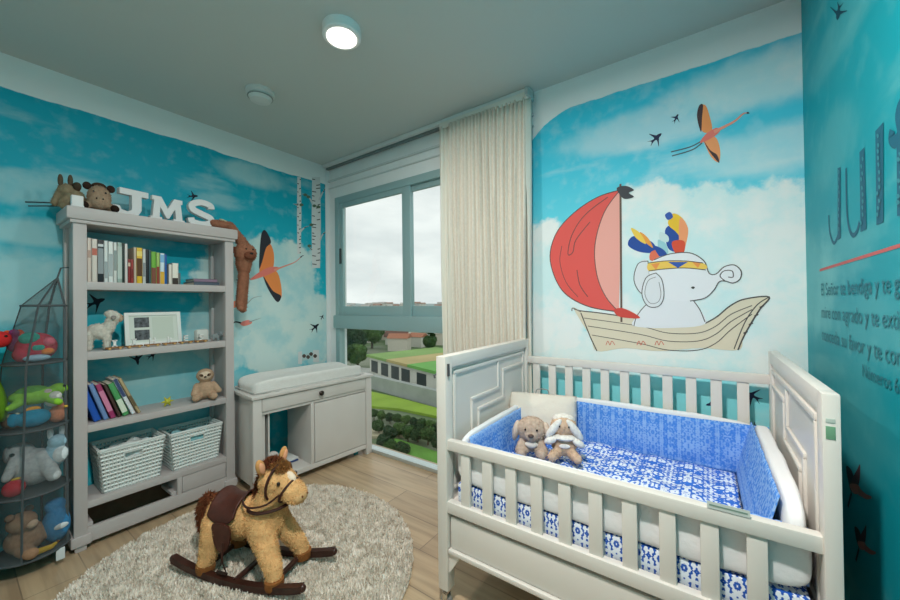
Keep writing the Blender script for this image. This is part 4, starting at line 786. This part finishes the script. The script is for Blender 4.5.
# ------------------------------------------------------------------ crib
CX0, CX1, CY0, CY1, CT = -.915, .25, 1.185, 2.055, 1.03
C = thing('crib', 'white wooden baby crib with slatted sides and an underbed drawer', 'crib', (0, 0, 0))
def crib_end(xa, xb, inner):
    e = bpy.data.objects.new('headboard' if inner > 0 else 'footboard', None); COL.objects.link(e); e.parent = C
    for ya in (CY0, CY1-.05): bm = NB(); box(bm, xa, xb, ya, ya+.05, .075, CT, .005); obj('post', bm, CRIBW, e)
    bm = NB(); xm = (xa+xb)/2; box(bm, xa, xb, CY0+.048, CY1-.048, CT-.05, CT, .005); obj('rail', bm, CRIBW, e); bm = NB(); box(bm, xa+.004, xb-.004, CY0+.05, CY1-.05, .36, .42, .003); obj('rail', bm, CRIBW, e)
    bm = NB(); box(bm, xm-.008, xm+.008, CY0+.045, CY1-.045, .40, CT-.045); obj('panel', bm, CRIBW, e)
    bm = NB()
    for s in (1, -1):
        X = xm+s*.010
        def bar(y0_, y1_, z0_, z1_): box(bm, X-.006, X+.006, y0_, y1_, z0_, z1_, .004)
        bar(1.26, 1.985, .945, .963); bar(1.26, 1.278, .478, .945); bar(1.967, 1.985, .478, .945); bar(1.26, 1.985, .46, .478)
        bar(1.66, 1.676, .816, .945); bar(1.40, 1.676, .80, .816); bar(1.40, 1.416, .478, .80)
        bar(1.715, 1.967, .885, .901); bar(1.715, 1.731, .756, .885); bar(1.46, 1.731, .74, .756); bar(1.46, 1.476, .478, .74)
    obj('moulding', bm, CRIBW, e)
    for ya in (CY0+.025, CY1-.025):
        bm = NB(); tube(bm, [(xm, ya, .08), (xm, ya, .055)], .006, 8); box(bm, xm-.012, xm+.012, ya-.016, ya-.011, .02, .06, .002); box(bm, xm-.012, xm+.012, ya+.011, ya+.016, .02, .06, .002); box(bm, xm-.012, xm+.012, ya-.016, ya+.016, .055, .06); k = obj('caster', bm, STEEL, e)
        bm = NB(); tube(bm, [(xm, ya-.009, .023), (xm, ya+.009, .023)], .022, 18); obj('wheel', bm, mat('caster_grey', '8d8c88', .5), k)
crib_end(CX0, CX0+.048, 1); crib_end(CX1-.032, CX1, -1)
xa, xb = CX0+.044, CX1-.030
bm = NB(); box(bm, xa, xb, CY0+.008, CY0+.04, .648, .69, .006); obj('top_rail', bm, CRIBW, C)
bm = NB(); box(bm, xa, xb, CY0+.004, CY0+.036, .395, .442, .005); obj('bottom_rail', bm, CRIBW, C)
bm = NB(); box(bm, xa, xb, CY1-.045, CY1-.012, .89, .93, .006); obj('top_rail', bm, CRIBW, C)
bm = NB(); box(bm, xa, xb, CY1-.045, CY1-.012, .395, .44, .005); obj('bottom_rail', bm, CRIBW, C)
for k in range(10):
    x = -.787+.0985*k; bm = NB(); box(bm, x-.021, x+.021, CY0+.015, CY0+.031, .44, .652, .003); obj('slat', bm, CRIBW, C)
for k in range(11):
    x = -.815+.0945*k; bm = NB(); box(bm, x-.021, x+.021, CY1-.037, CY1-.021, .435, .893, .003); obj('slat', bm, CRIBW, C)
bm = NB(); box(bm, xa, xb, CY0+.04, CY1-.045, .405, .42); obj('base_board', bm, CRIBW, C)
bm = NB(); box(bm, CX0+.055, CX1-.035, CY0+.016, CY0+.036, .252, .378, .004); d = obj('drawer', bm, CRIBW, C)
bm = NB(); box(bm, CX0+.06, CX1-.04, CY0+.036, CY1-.06, .256, .268); box(bm, CX0+.06, CX1-.04, CY1-.07, CY1-.06, .256, .36); obj('drawer_tray', bm, CRIBW, d)
bm = NB(); box(bm, CX0+.05, CX1-.032, CY0+.002, CY0+.03, .232, .25, .004); obj('apron', bm, CRIBW, C)
bm = NB(); prism(bm, [(CX0+.048, .23), (CX0+.10, .23), (CX0+.085, .205), (CX0+.06, .165), (CX0+.048, .15)], 1, CY0+.012, CY0+.034); obj('corner_bracket', bm, CRIBW, C)
bm = NB(); box(bm, CX0+.05, CX0+.056, CY0+.01, CY0+.02, .95, 1.0); tube(bm, [(CX0-.001, CY0+.004, .955), (CX0-.006, CY0-.004, .95), (CX0-.001, CY0-.006, .94)], .004, 8); obj('latch', bm, mat('latch_grey', '5f6062', .4, metal=.7), C)
q = at(728, 508, 1, CY0+.007); bm = NB(); box(bm, q.x-.045, q.x+.045, CY0+.0068, CY0+.008, q.z-.012, q.z+.006); box(bm, q.x-.04, q.x+.04, CY0+.0062, CY0+.007, q.z-.005, q.z-.001, mi=1); obj('rail_sticker', bm, [mat('sticker_silver', 'c9d0cb', .4), mat('sticker_ink', '7c9488', .5)], C)
bm = NB(); z_ = .955; xm = CX1-.014; box(bm, xm-.012, xm+.004, CY0-.0012, CY0+.0005, z_-.03, z_, .0003, mi=0); box(bm, xm-.012, xm+.004, CY0-.0012, CY0+.0005, z_+.008, z_+.018, .0003, mi=1); obj('post_sticker', bm, [mat('sticker_green', '6f9c7c', .5), mat('sticker_pale', 'b9c4ba', .5)], C)
# bedding
PRB = print_fabric('blue_damask', '2458b4', 'e4ebf4', .03, 95, .60); PRQ = print_fabric('blue_damask_quilt', '3a74d2', 'e9eff7', .034, 84, .60); PRF = print_fabric('blue_fine_print', '4b8ade', '93b9ec', .035, 110, .62, .12)
WCOT = mat('white_cotton', 'e9e9ea', .85, bump=.15, bscale=60)
ix0, ix1, iy0, iy1 = CX0+.066, CX1-.044, CY0+.050, CY1-.060
def cushion(bm, x0, x1, y0, y1, z0, z1, amp=.01, seed=0, cuts=12, e=5, mi=0):
    q = NB(); bmesh.ops.create_cube(q, size=2); bmesh.ops.subdivide_edges(q, edges=q.edges[:], cuts=cuts, use_grid_fill=True)
    mp_ = {}
    for v in q.verts:
        p_ = v.co; r = (abs(p_.x)**e+abs(p_.y)**e+abs(p_.z)**e)**(1/e); p_ = p_/r
        w = Vector(((x0+x1)/2+p_.x*(x1-x0)/2, (y0+y1)/2+p_.y*(y1-y0)/2, (z0+z1)/2+p_.z*(z1-z0)/2)); nn = noise.noise(w*9+Vector((seed, 0, seed)))*amp
        mp_[v] = bm.verts.new(w+p_.normalized()*nn)
    for f in q.faces: bm.faces.new([mp_[v] for v in f.verts]).material_index = mi
    q.free()
t = tag(None or thing('mattress', None, None), 'crib mattress in a blue and white printed sheet seen through the front slats', 'mattress')
bm = NB(); box(bm, ix0, ix1, iy0, iy1, .421, .505, .012); obj('printed_sheet', bm, PRB, t)
t = thing('quilt', 'blue and white printed quilt spread over the crib mattress', 'quilt')
bm = NB(); N1, N2 = 60, 44; g = []
for i in range(N1+1):
    row = []
    for j in range(N2+1):
        x = ix0+.07+(ix1-ix0-.185)*i/N1; y_ = iy0+.045+(iy1-iy0-.09)*j/N2
        qz = .020*abs(math.sin(PI*(x+.9)/.13))**.5*abs(math.sin(PI*(y_)/.13))**.5
        row.append(bm.verts.new((x, y_, .515+qz*.8+.012*noise.noise(Vector((x*6, y_*6, 1))))))
    g.append(row)
for i in range(N1):
    for j in range(N2): bm.faces.new((g[i][j], g[i+1][j], g[i+1][j+1], g[i][j+1]))
o = obj('quilted_top', bm, PRQ, t, ang=180); sm = o.modifiers.new('thick', 'SOLIDIFY'); sm.thickness = .012
t = thing('crib_bumper', 'padded crib bumper, white outside with blue printed lining, tied around the inside', 'crib bumper')
def bump(sx0, sx1, sy0, sy1, z0, z1, side, seed, th=.014):
    bm = NB(); cushion(bm, sx0, sx1, sy0, sy1, z0, z1, .006, seed, 16); k = obj('padding', bm, WCOT, t, ang=180)
    # quilted lining on the inner face, running just below the white top edge
    bm = NB(); n, mz = 60, 14; g = []
    for i in range(n+1):
        row = []
        for j in range(mz+1):
            f, h = i/n, j/mz; z = z0+.01+(z1-z0-.018)*h; puff = .010*math.sin(PI*h)*abs(math.sin(PI*f*(6 if side in 'BF' else 4)))**.4+.004*noise.noise(Vector((f*14, h*3, seed)))
            lean = .0
            if side == 'B': c = (sx0+(sx1-sx0)*f, sy0-.008-puff, z-.008*math.sin(PI*f))
            elif side == 'F': c = (sx0+(sx1-sx0)*f, sy1+.006+puff, z)
            elif side == 'L': c = (sx1+.03-.022*h+puff*.6, sy0+.03+(sy1-sy0-.06)*f, z)
            else: c = (sx0-.058+.054*h-puff*.6, sy0+.03+(sy1-sy0-.06)*f, z)
            row.append(bm.verts.new(c))
        g.append(row)
    for i in range(n):
        for j in range(mz): bm.faces.new((g[i][j], g[i+1][j], g[i+1][j+1], g[i][j+1]))
    o = obj('printed_lining', bm, PRF, t, ang=180); o.modifiers.new('thick', 'SOLIDIFY').thickness = .003
bump(ix0, ix1, iy1-.035, iy1, .50, .735, 'B', 1); bump(ix0, ix1, iy0-.008, iy0+.035, .508, .675, 'F', 2); bump(ix0, ix0+.035, iy0, iy1, .50, .70, 'L', 3); bump(ix1-.052, ix1, iy0, iy1, .50, .745, 'R', 4)
# pillow and plush toys in the crib
t = thing('pillow', 'cream square pillow leaning in the corner of the crib', 'pillow', (-.700, 1.78, .545), 14, rx=-24)
bm = NB(); N1 = 22; fr = []
for s in (-1, 1):
    g = []
    for i in range(N1+1):
        row = []
        for j in range(N1+1):
            a, b = i/N1*2-1, j/N1*2-1; d_ = ((1-a*a)*(1-b*b)); d_ = max(0, d_)**.45; k_ = 1-.06*(1-abs(a))*(abs(b) > .5)*0
            row.append(bm.verts.new((a*.175*k_, s*.055*d_+.004*noise.noise(Vector((a*3, b*3, s))), .115+b*.115)))
        g.append(row)
    for i in range(N1):
        for j in range(N1): bm.faces.new((g[i][j], g[i+1][j], g[i+1][j+1], g[i][j+1]))
bmesh.ops.remove_doubles(bm, verts=bm.verts[:], dist=.0015); obj('pillow_cover', bm, mat('pillow_cotton', 'ddd5c9', .9, bump=.15, bscale=80), t, ang=180)
bm = NB(); tube(bm, spline([(-.035, 0, .228), (-.025, 0, .252), (.025, 0, .252), (.035, 0, .228)], 5), .003, 6); obj('hang_loop', bm, mat('loop_grey', '8a8a86', .7), t)
t = thing('plush_puppy', 'beige plush puppy with floppy ears at the left in front of the pillow', 'plush toy', (-.672, 1.60, .553), -70)
body('body', [('e', (0, 0, .05), (.05, .058, .052)), ('e', (.012, 0, .105), (.055, .07, .058)), ('e', (.045, 0, .088), (.032, .036, .028)), ('c', (.03, .04, .05), (.06, .055, .02), .02, .019), ('c', (.03, -.04, .05), (.06, -.055, .02), .02, .019), ('c', (.03, .03, .02), (.085, .045, .018), .022, .02), ('c', (.03, -.03, .02), (.085, -.045, .018), .022, .02)], 'bfa896', t, .005, 3, 1500, .005)
bits('ear', [((.015, .072, .095), (.026, .016, .05), RX(12)), ((.015, -.072, .095), (.026, .016, .05), RX(-12))], plush_mat('d3bfae'), t); bits('eye', [((.063, .026, .118), .005), ((.063, -.026, .118), .005)], EYE_B, t); bits('nose', [((.077, 0, .096), (.007, .013, .009))], mat('nose_brown', '5f463c', .5), t); bits('bib', [((.052, 0, .048), (.012, .03, .016))], plush_mat('e3d8cc'), t)
t = thing('plush_bunny', 'white and beige plush bunny with long ears at the right in front of the pillow', 'plush toy', (-.535, 1.64, .553), -68)
body('body', [('e', (0, 0, .052), (.048, .056, .055)), ('e', (.0, 0, .13), (.045, .058, .048)), ('c', (.03, .03, .02), (.085, .05, .018), .022, .02), ('c', (.03, -.03, .02), (.08, -.055, .018), .022, .02)], 'd0b196', t, .005, 3, 1200, .005)
bits('ear', [((.03, .045, .125), (.018, .018, .055), RX(38)), ((.03, -.045, .125), (.018, .018, .055), RX(-38)), ], plush_mat('e8e4de'), t); bits('arm', [((.04, .06, .07), (.018, .03, .016), RX(-30)), ((.04, -.06, .075), (.018, .03, .016), RX(20))], plush_mat('e8e4de'), t); bits('scarf', [((.02, 0, .088), (.042, .058, .014))], plush_mat('e8e4de'), t); bits('head_cap', [((-.01, 0, .158), (.036, .052, .026))], plush_mat('e4ded6'), t); bits('eye', [((.043, .02, .14), .004), ((.043, -.02, .14), .004)], EYE_B, t); bits('label_patch', [((.047, 0, .055), (.005, .024, .010))], plush_mat('efe9e2'), t)
# nursing stool cushion just reaching into the lower picture edge
t = thing('armchair', 'grey green padded nursing chair whose back just shows below the crib', 'armchair', (.085, .62, 0), 6)
GR = mat('chair_cloth', '75857f', .9, bump=.2)
bm = NB(); cushion(bm, -.09, .20, .0, .09, .38, .803, .004, 5, 10); obj('backrest', bm, GR, t, ang=180); bm = NB(); cushion(bm, -.09, .20, -.34, .0, .30, .42, .004, 6, 10); obj('seat', bm, GR, t, ang=180)
for a in (-.07, .18):
    for b in (-.31, .06): bm = NB(); tube(bm, [(a, b, .32), (a, b, 0)], [.018, .012], 10); obj('leg', bm, HW, t)
# ------------------------------------------------------------------ the view outside
ZG = -9.0
def gp(px, py, z=ZG): return at(px, py, 2, z)
def grass(name, a, b, s): return mat(name, a, .95, var=b, vscale=s)
bm = NB(); bmesh.ops.create_circle(bm, cap_ends=True, segments=64, radius=1500)
for v in bm.verts: v.co.z = ZG-.3
gm = G('valley_ground'); P = gm.n('TexCoord').outputs['Object']; n_ = gm.n('TexNoise', {'Vector': P, 'Scale': .05, 'Detail': 8.}).outputs['Fac']; gm.base(gm.mix(gm.mr(n_, .4, .6), L('4f6a3c'), L('8a8f7c'))); gm.b.inputs['Roughness'].default_value = 1
struct('ground', bm, gm.m)
def patch(name, pts, m_, z):
    bm = NB(); A = [gp(x, y_) for x, y_ in pts]; prism(bm, [(v.x, v.y) for v in A], 2, ZG-.29, z); return struct(name, bm, m_)
patch('lawn_1', [(395, 438), (470, 462), (470, 520), (380, 470)], grass('lawn_bright', '5f8f3a', .2, .8), ZG+.0)
patch('lawn_2', [(345, 385), (398, 397), (440, 408), (440, 416), (400, 408), (345, 403)], grass('lawn_lime', '8fae3e', .15, .3), ZG-.05)
patch('path_1', [(340, 424), (402, 426), (404, 434), (340, 436)], mat('path_beige', 'b5ad90', .9, var=.1, vscale=1), ZG-.1)
patch('road_1', [(330, 364), (380, 368), (450, 392), (450, 400), (370, 380), (330, 376)], mat('courtyard', 'b9bab4', .9, var=.08, vscale=.5), ZG-.15)
def wall_run(label, a, b, h, m_, w=.35):
    A, B = gp(*a), gp(*b); d = (B-A); d.z = 0; n_ = Vector((-d.y, d.x, 0)).normalized()*w
    bm = NB(); prism(bm, [((A-n_).x, (A-n_).y), ((B-n_).x, (B-n_).y), ((B+n_).x, (B+n_).y), ((A+n_).x, (A+n_).y)], 2, ZG-.3, ZG+h); return tag(obj('garden_wall', bm, m_, None, False), label, 'garden wall')
wall_run('long grey garden wall between the courtyard and the lawns outside', (336, 376), (466, 411), 1.35, mat('grey_render', 'a3a9a5', .9, var=.12, vscale=.6))
# row building with green flat roofs
def row_house(label, a, b, depth, h, roof, group):
    A, B = seg(a), seg(b); d = (B-A); d.z = 0; ln = d.length; ang_ = math.degrees(math.atan2(d.y, d.x))
    t = thing('row_house', label, 'house', (A.x, A.y, ZG-.3), ang_, group)
    bm = NB(); box(bm, 0, ln, 0, depth, 0, h); obj('wall', bm, mat('render_white', 'dcdcd2', .9, var=.06, vscale=.5), t)
    bm = NB(); box(bm, 0.02, ln-.02, -.6, depth+.3, h, h+.35); obj('roof', bm, roof, t)
    n = max(2, int(ln/4))
    for k in range(n):
        x = (k+.5)*ln/n; bm = NB(); box(bm, x-1.0, x+1.0, -.06, .1, .4, h-.5); obj('window', bm, mat('dark_pane', '3b4648', .3), t)
    return t
RG1 = mat('roof_green', '86a860', .9, var=.12, vscale=.2); RG2 = mat('roof_tan', 'b9a974', .9, var=.12, vscale=.2); RG3 = mat('roof_bright_green', '6fae56', .9, var=.1, vscale=.2)
_A, _B = gp(370, 371.5), gp(458, 400)
def seg(f): q = _A.lerp(_B, f); return q
row_house('white low house with a green flat roof, at the left of the row', 0, .30, 12, 2.6, RG1, 'white row houses with flat roofs')
row_house('white low house with a tan flat roof in the middle of the row', .302, .56, 12, 2.6, RG2, 'white row houses with flat roofs')
row_house('white low house with a bright green flat roof, right end of the row', .562, 1, 12, 2.6, RG3, 'white row houses with flat roofs')
# dome roofed hall behind
A = gp(403, 342); t = thing('domed_hall', 'hall with a curved brown roof behind the row houses', 'building', (A.x, A.y, ZG-.3), 110); t.scale = (.62, .62, .8)
bm = NB(); box(bm, -7, 7, -5, 5, 0, 2.6); obj('wall', bm, mat('render_white', 'dcdcd2', .9), t)
bm = NB(); prism(bm, [(7.6*math.cos(PI*i/16), 2.5+2.8*math.sin(PI*i/16)) for i in range(17)], 1, -5.4, 5.4); obj('roof', bm, mat('roof_brown', '7a5a50', .9, var=.1, vscale=.3), t); bm = NB(); prism(bm, [(8*math.cos(PI*i/16), 2.5+3.1*math.sin(PI*i/16)) for i in range(17)], 1, -5.8, -5.4); obj('gable_arch', bm, mat('render_white', 'dcdcd2', .9), t)
# trees
LEAF = [mat('leaf_%d' % i, c, .9, var=.45, vscale=1.2, bump=.6, bscale=3) for i, c in enumerate(['3f5c30', '55733a', '2f4a2c'])]
TRUNK = mat('bark', '5a4a3a', .9)
def tree_mesh(r, h, seed):
    rr = random.Random(seed); bm = NB()
    for k in range(7): a = rr.random()*6.28; ell(bm, (r*.55*math.cos(a)*rr.random(), r*.55*math.sin(a)*rr.random(), h-r*.9+r*.5*rr.random()), r*rr.uniform(.5, .72), seg=12)
    bm = remesh(bm, r/7, 2)
    for v in bm.verts: v.co += v.normal*r*.22*noise.noise(v.co*(4/r)+Vector((seed, 0, 0)))
    bm.normal_update(); fur(bm, 1500, r*.16, r*.05, -.1, None, .9); return bm
PROT = []
for i in range(4):
    t = thing('tree', 'x', 'tree'); bm = tree_mesh(1.0, 2.0, i*5); c = obj('crown', bm, LEAF[i % 3], t, True, 180); bm = NB(); tube(bm, [(0, 0, 0), (0, 0, 1.3)], [.1, .07], 8); k = obj('trunk', bm, TRUNK, t); PROT.append((t, c, k))
used = set()
def tree(px, py, s, kind, label, group=None):
    t0, c0, k0 = PROT[kind]
    if kind in used:
        t = t0.copy(); COL.objects.link(t)
        for ch in (c0, k0): q = ch.copy(); COL.objects.link(q); q.parent = t
    else: t = t0; used.add(kind)
    A = gp(px, py); t.location = (A.x, A.y, ZG-.3); t.scale = (s, s, s); t['label'] = label
    if group: t['group'] = group
    t.rotation_euler.z = px
tree(343, 367, 1.8, 0, 'leafy green tree at the left edge of the window view'); tree(358, 366, 1.7, 1, 'bushy green tree just right of the leftmost tree outside'); tree(352, 354, 2.8, 2, 'dark tree behind the leftmost tree outside')
tree(372, 347, 3.0, 1, 'round tree left of the curved brown hall roof'); tree(434, 340, 3.0, 3, 'tree right of the curved brown hall roof')
for i, (px, py, s, k) in enumerate([(379, 431, .5, 0), (389, 437, .52, 2), (399, 434, .5, 1), (408, 438, .55, 0), (418, 438, .6, 2), (428, 441, .58, 0), (438, 447, .6, 2), (383, 446, .5, 2), (392, 452, .48, 0), (402, 454, .5, 2)]):
    tree(px, py, s, k, ['round shrub at the left end of the garden hedge', 'dark shrub second from the left in the garden hedge', 'pale shrub in the middle of the garden hedge', 'green shrub right of the pale hedge shrub', 'tall dark shrub right of the hedge middle', 'green shrub second last in the hedge at right', 'dark shrub at the right end of the hedge', 'dark shrub low by the window post above the floor edge', 'green shrub beside the bright lower lawn', 'small dark shrub at the tip of the bright lower lawn'][i], 'shrubs of the garden hedge')
for i, px in enumerate(range(374, 440, 8)): tree(px, 416+.22*(px-372), .42, i % 3, 'low dark hedge bush along the lime green lawn', 'low hedge bushes')
# houses and trees of the town
HP = None
OCC = []
def free(px, py, r):
    A = gp(px, py)
    if any((A.x-a)**2+(A.y-b)**2 < (r+c)**2 for a, b, c in OCC): return False
    q = (_B-_A).normalized(); w = A-_A; al = w.dot(q); pe = abs(w.x*q.y-w.y*q.x)
    if -r < al < (_B-_A).length+r and pe < 14+r and A.length > _A.length*.9: return False
    OCC.append((A.x, A.y, r)); return True
for (a_, b_, c_) in ((343, 367, 2.4), (358, 366, 2.2), (352, 354, 3.6), (372, 347, 3.8), (434, 340, 3.8), (403, 342, 6.5), (430, 350, 2)): q_ = gp(a_, b_); OCC.append((q_.x, q_.y, c_))
def small_house(px, py, w, h, wc, rc, label, group):
    A = gp(px, py); t = thing('town_house', label, 'house', (A.x, A.y, ZG-.3), (px*37) % 90, group)
    bm = NB(); box(bm, -w, w, -w*.7, w*.7, 0, h); obj('wall', bm, mat('town_wall_'+wc, wc, .9), t)
    bm = NB(); prism(bm, [(-w*.8, h), (w*.8, h), (0, h+w*.45)], 0, -w*1.1, w*1.1); obj('roof', bm, mat('town_roof_'+rc, rc, .9), t)
rr = random.Random(11)
near = [(356, 346, 'b07a62', 'house with a rust red roof in the town near the left trees'), (366, 341, 'd8d6cc', 'white roofed house in the town left of the round tree'), (427, 338, 'a8705e', 'red roofed house in the town right of the hall'), (436, 348, 'c08c78', 'pink roofed house at the right edge above the row houses'), (372, 336, '8a6a5c', 'brown roofed house high in the town view left of the hall'), (415, 334, 'c9c6bd', 'pale roofed house straight above the curved hall roof')]
for (px, py, rc, lb) in near:
  if free(px, py, 4.8): small_house(px, py, 3.6, 2.8, 'cfccc0', rc, lb, 'houses of the near town')
for i in range(420):
    px = rr.uniform(338, 460); py = 309+rr.random()**1.4*28; d = 3690/(py-300); w = rr.uniform(2.1, 3.4)*(1 if py > 318 else 1.6)
    if free(px, py, w*1.35): small_house(px, py, w, rr.uniform(2.2, 3.6)*(1 if py > 318 else 1.4), rr.choice(['d5d3ca', 'c4c6c0', 'b8b4a8']), rr.choice(['b5aea6', '9a7466', 'c9c7c0', '8c8a86']), 'small pale house of the distant town below the horizon', 'houses of the distant town')
for i in range(70):
    px = rr.uniform(338, 448); py = rr.uniform(333, 349); w = rr.uniform(1.9, 2.8)
    if free(px, py, w*1.3): small_house(px, py, w, rr.uniform(2., 3.), rr.choice(['d5d3ca', 'c4c6c0', 'd9d2c4']), rr.choice(['b5aea6', '9a6a58', 'b0785f', '8c7a70', 'c9c7c0']), 'small house of the near town seen just above the green flat roofs', 'small houses of the near town')
for i in range(40):
    px = rr.uniform(336, 446); py = rr.uniform(306.5, 309.5); w = rr.uniform(5, 9)
    if free(px, py, w*1.2): small_house(px, py, w, rr.uniform(5, 11), rr.choice(['e0dfd8', 'cfd0cc', 'c6c9c8']), rr.choice(['b9b4ae', 'a88a7c', 'c9c7c0']), 'tiny pale building on the far town skyline below the hills', 'buildings on the far skyline')
for i in range(150):
    px = rr.uniform(338, 460); py = 310+rr.random()**1.4*27; s_ = rr.uniform(1.3, 2.6)
    if free(px, py, s_*1.25): tree(px, py, s_, rr.choice((0, 1, 2)), 'dark tree among the houses of the distant town', 'trees of the distant town')
tree(430, 350, 1.5, 3, 'small tree on the far side of the row houses')
bm = NB(); n = 60; A = []
for i in range(n+1):
    a = math.radians(95+75*i/n); h = 9+12*noise.noise(Vector((i*.13, 2, 0)))+5*noise.noise(Vector((i*.5, 5, 0)))
    A.append((bm.verts.new((1100*math.cos(a), 1100*math.sin(a), ZG-5)), bm.verts.new((1230*math.cos(a), 1230*math.sin(a), ZG+max(6, h))), bm.verts.new((1400*math.cos(a), 1400*math.sin(a), ZG-5))))
for a, b in zip(A, A[1:]):
    bm.faces.new((a[0], b[0], b[1], a[1])); bm.faces.new((a[1], b[1], b[2], a[2]))
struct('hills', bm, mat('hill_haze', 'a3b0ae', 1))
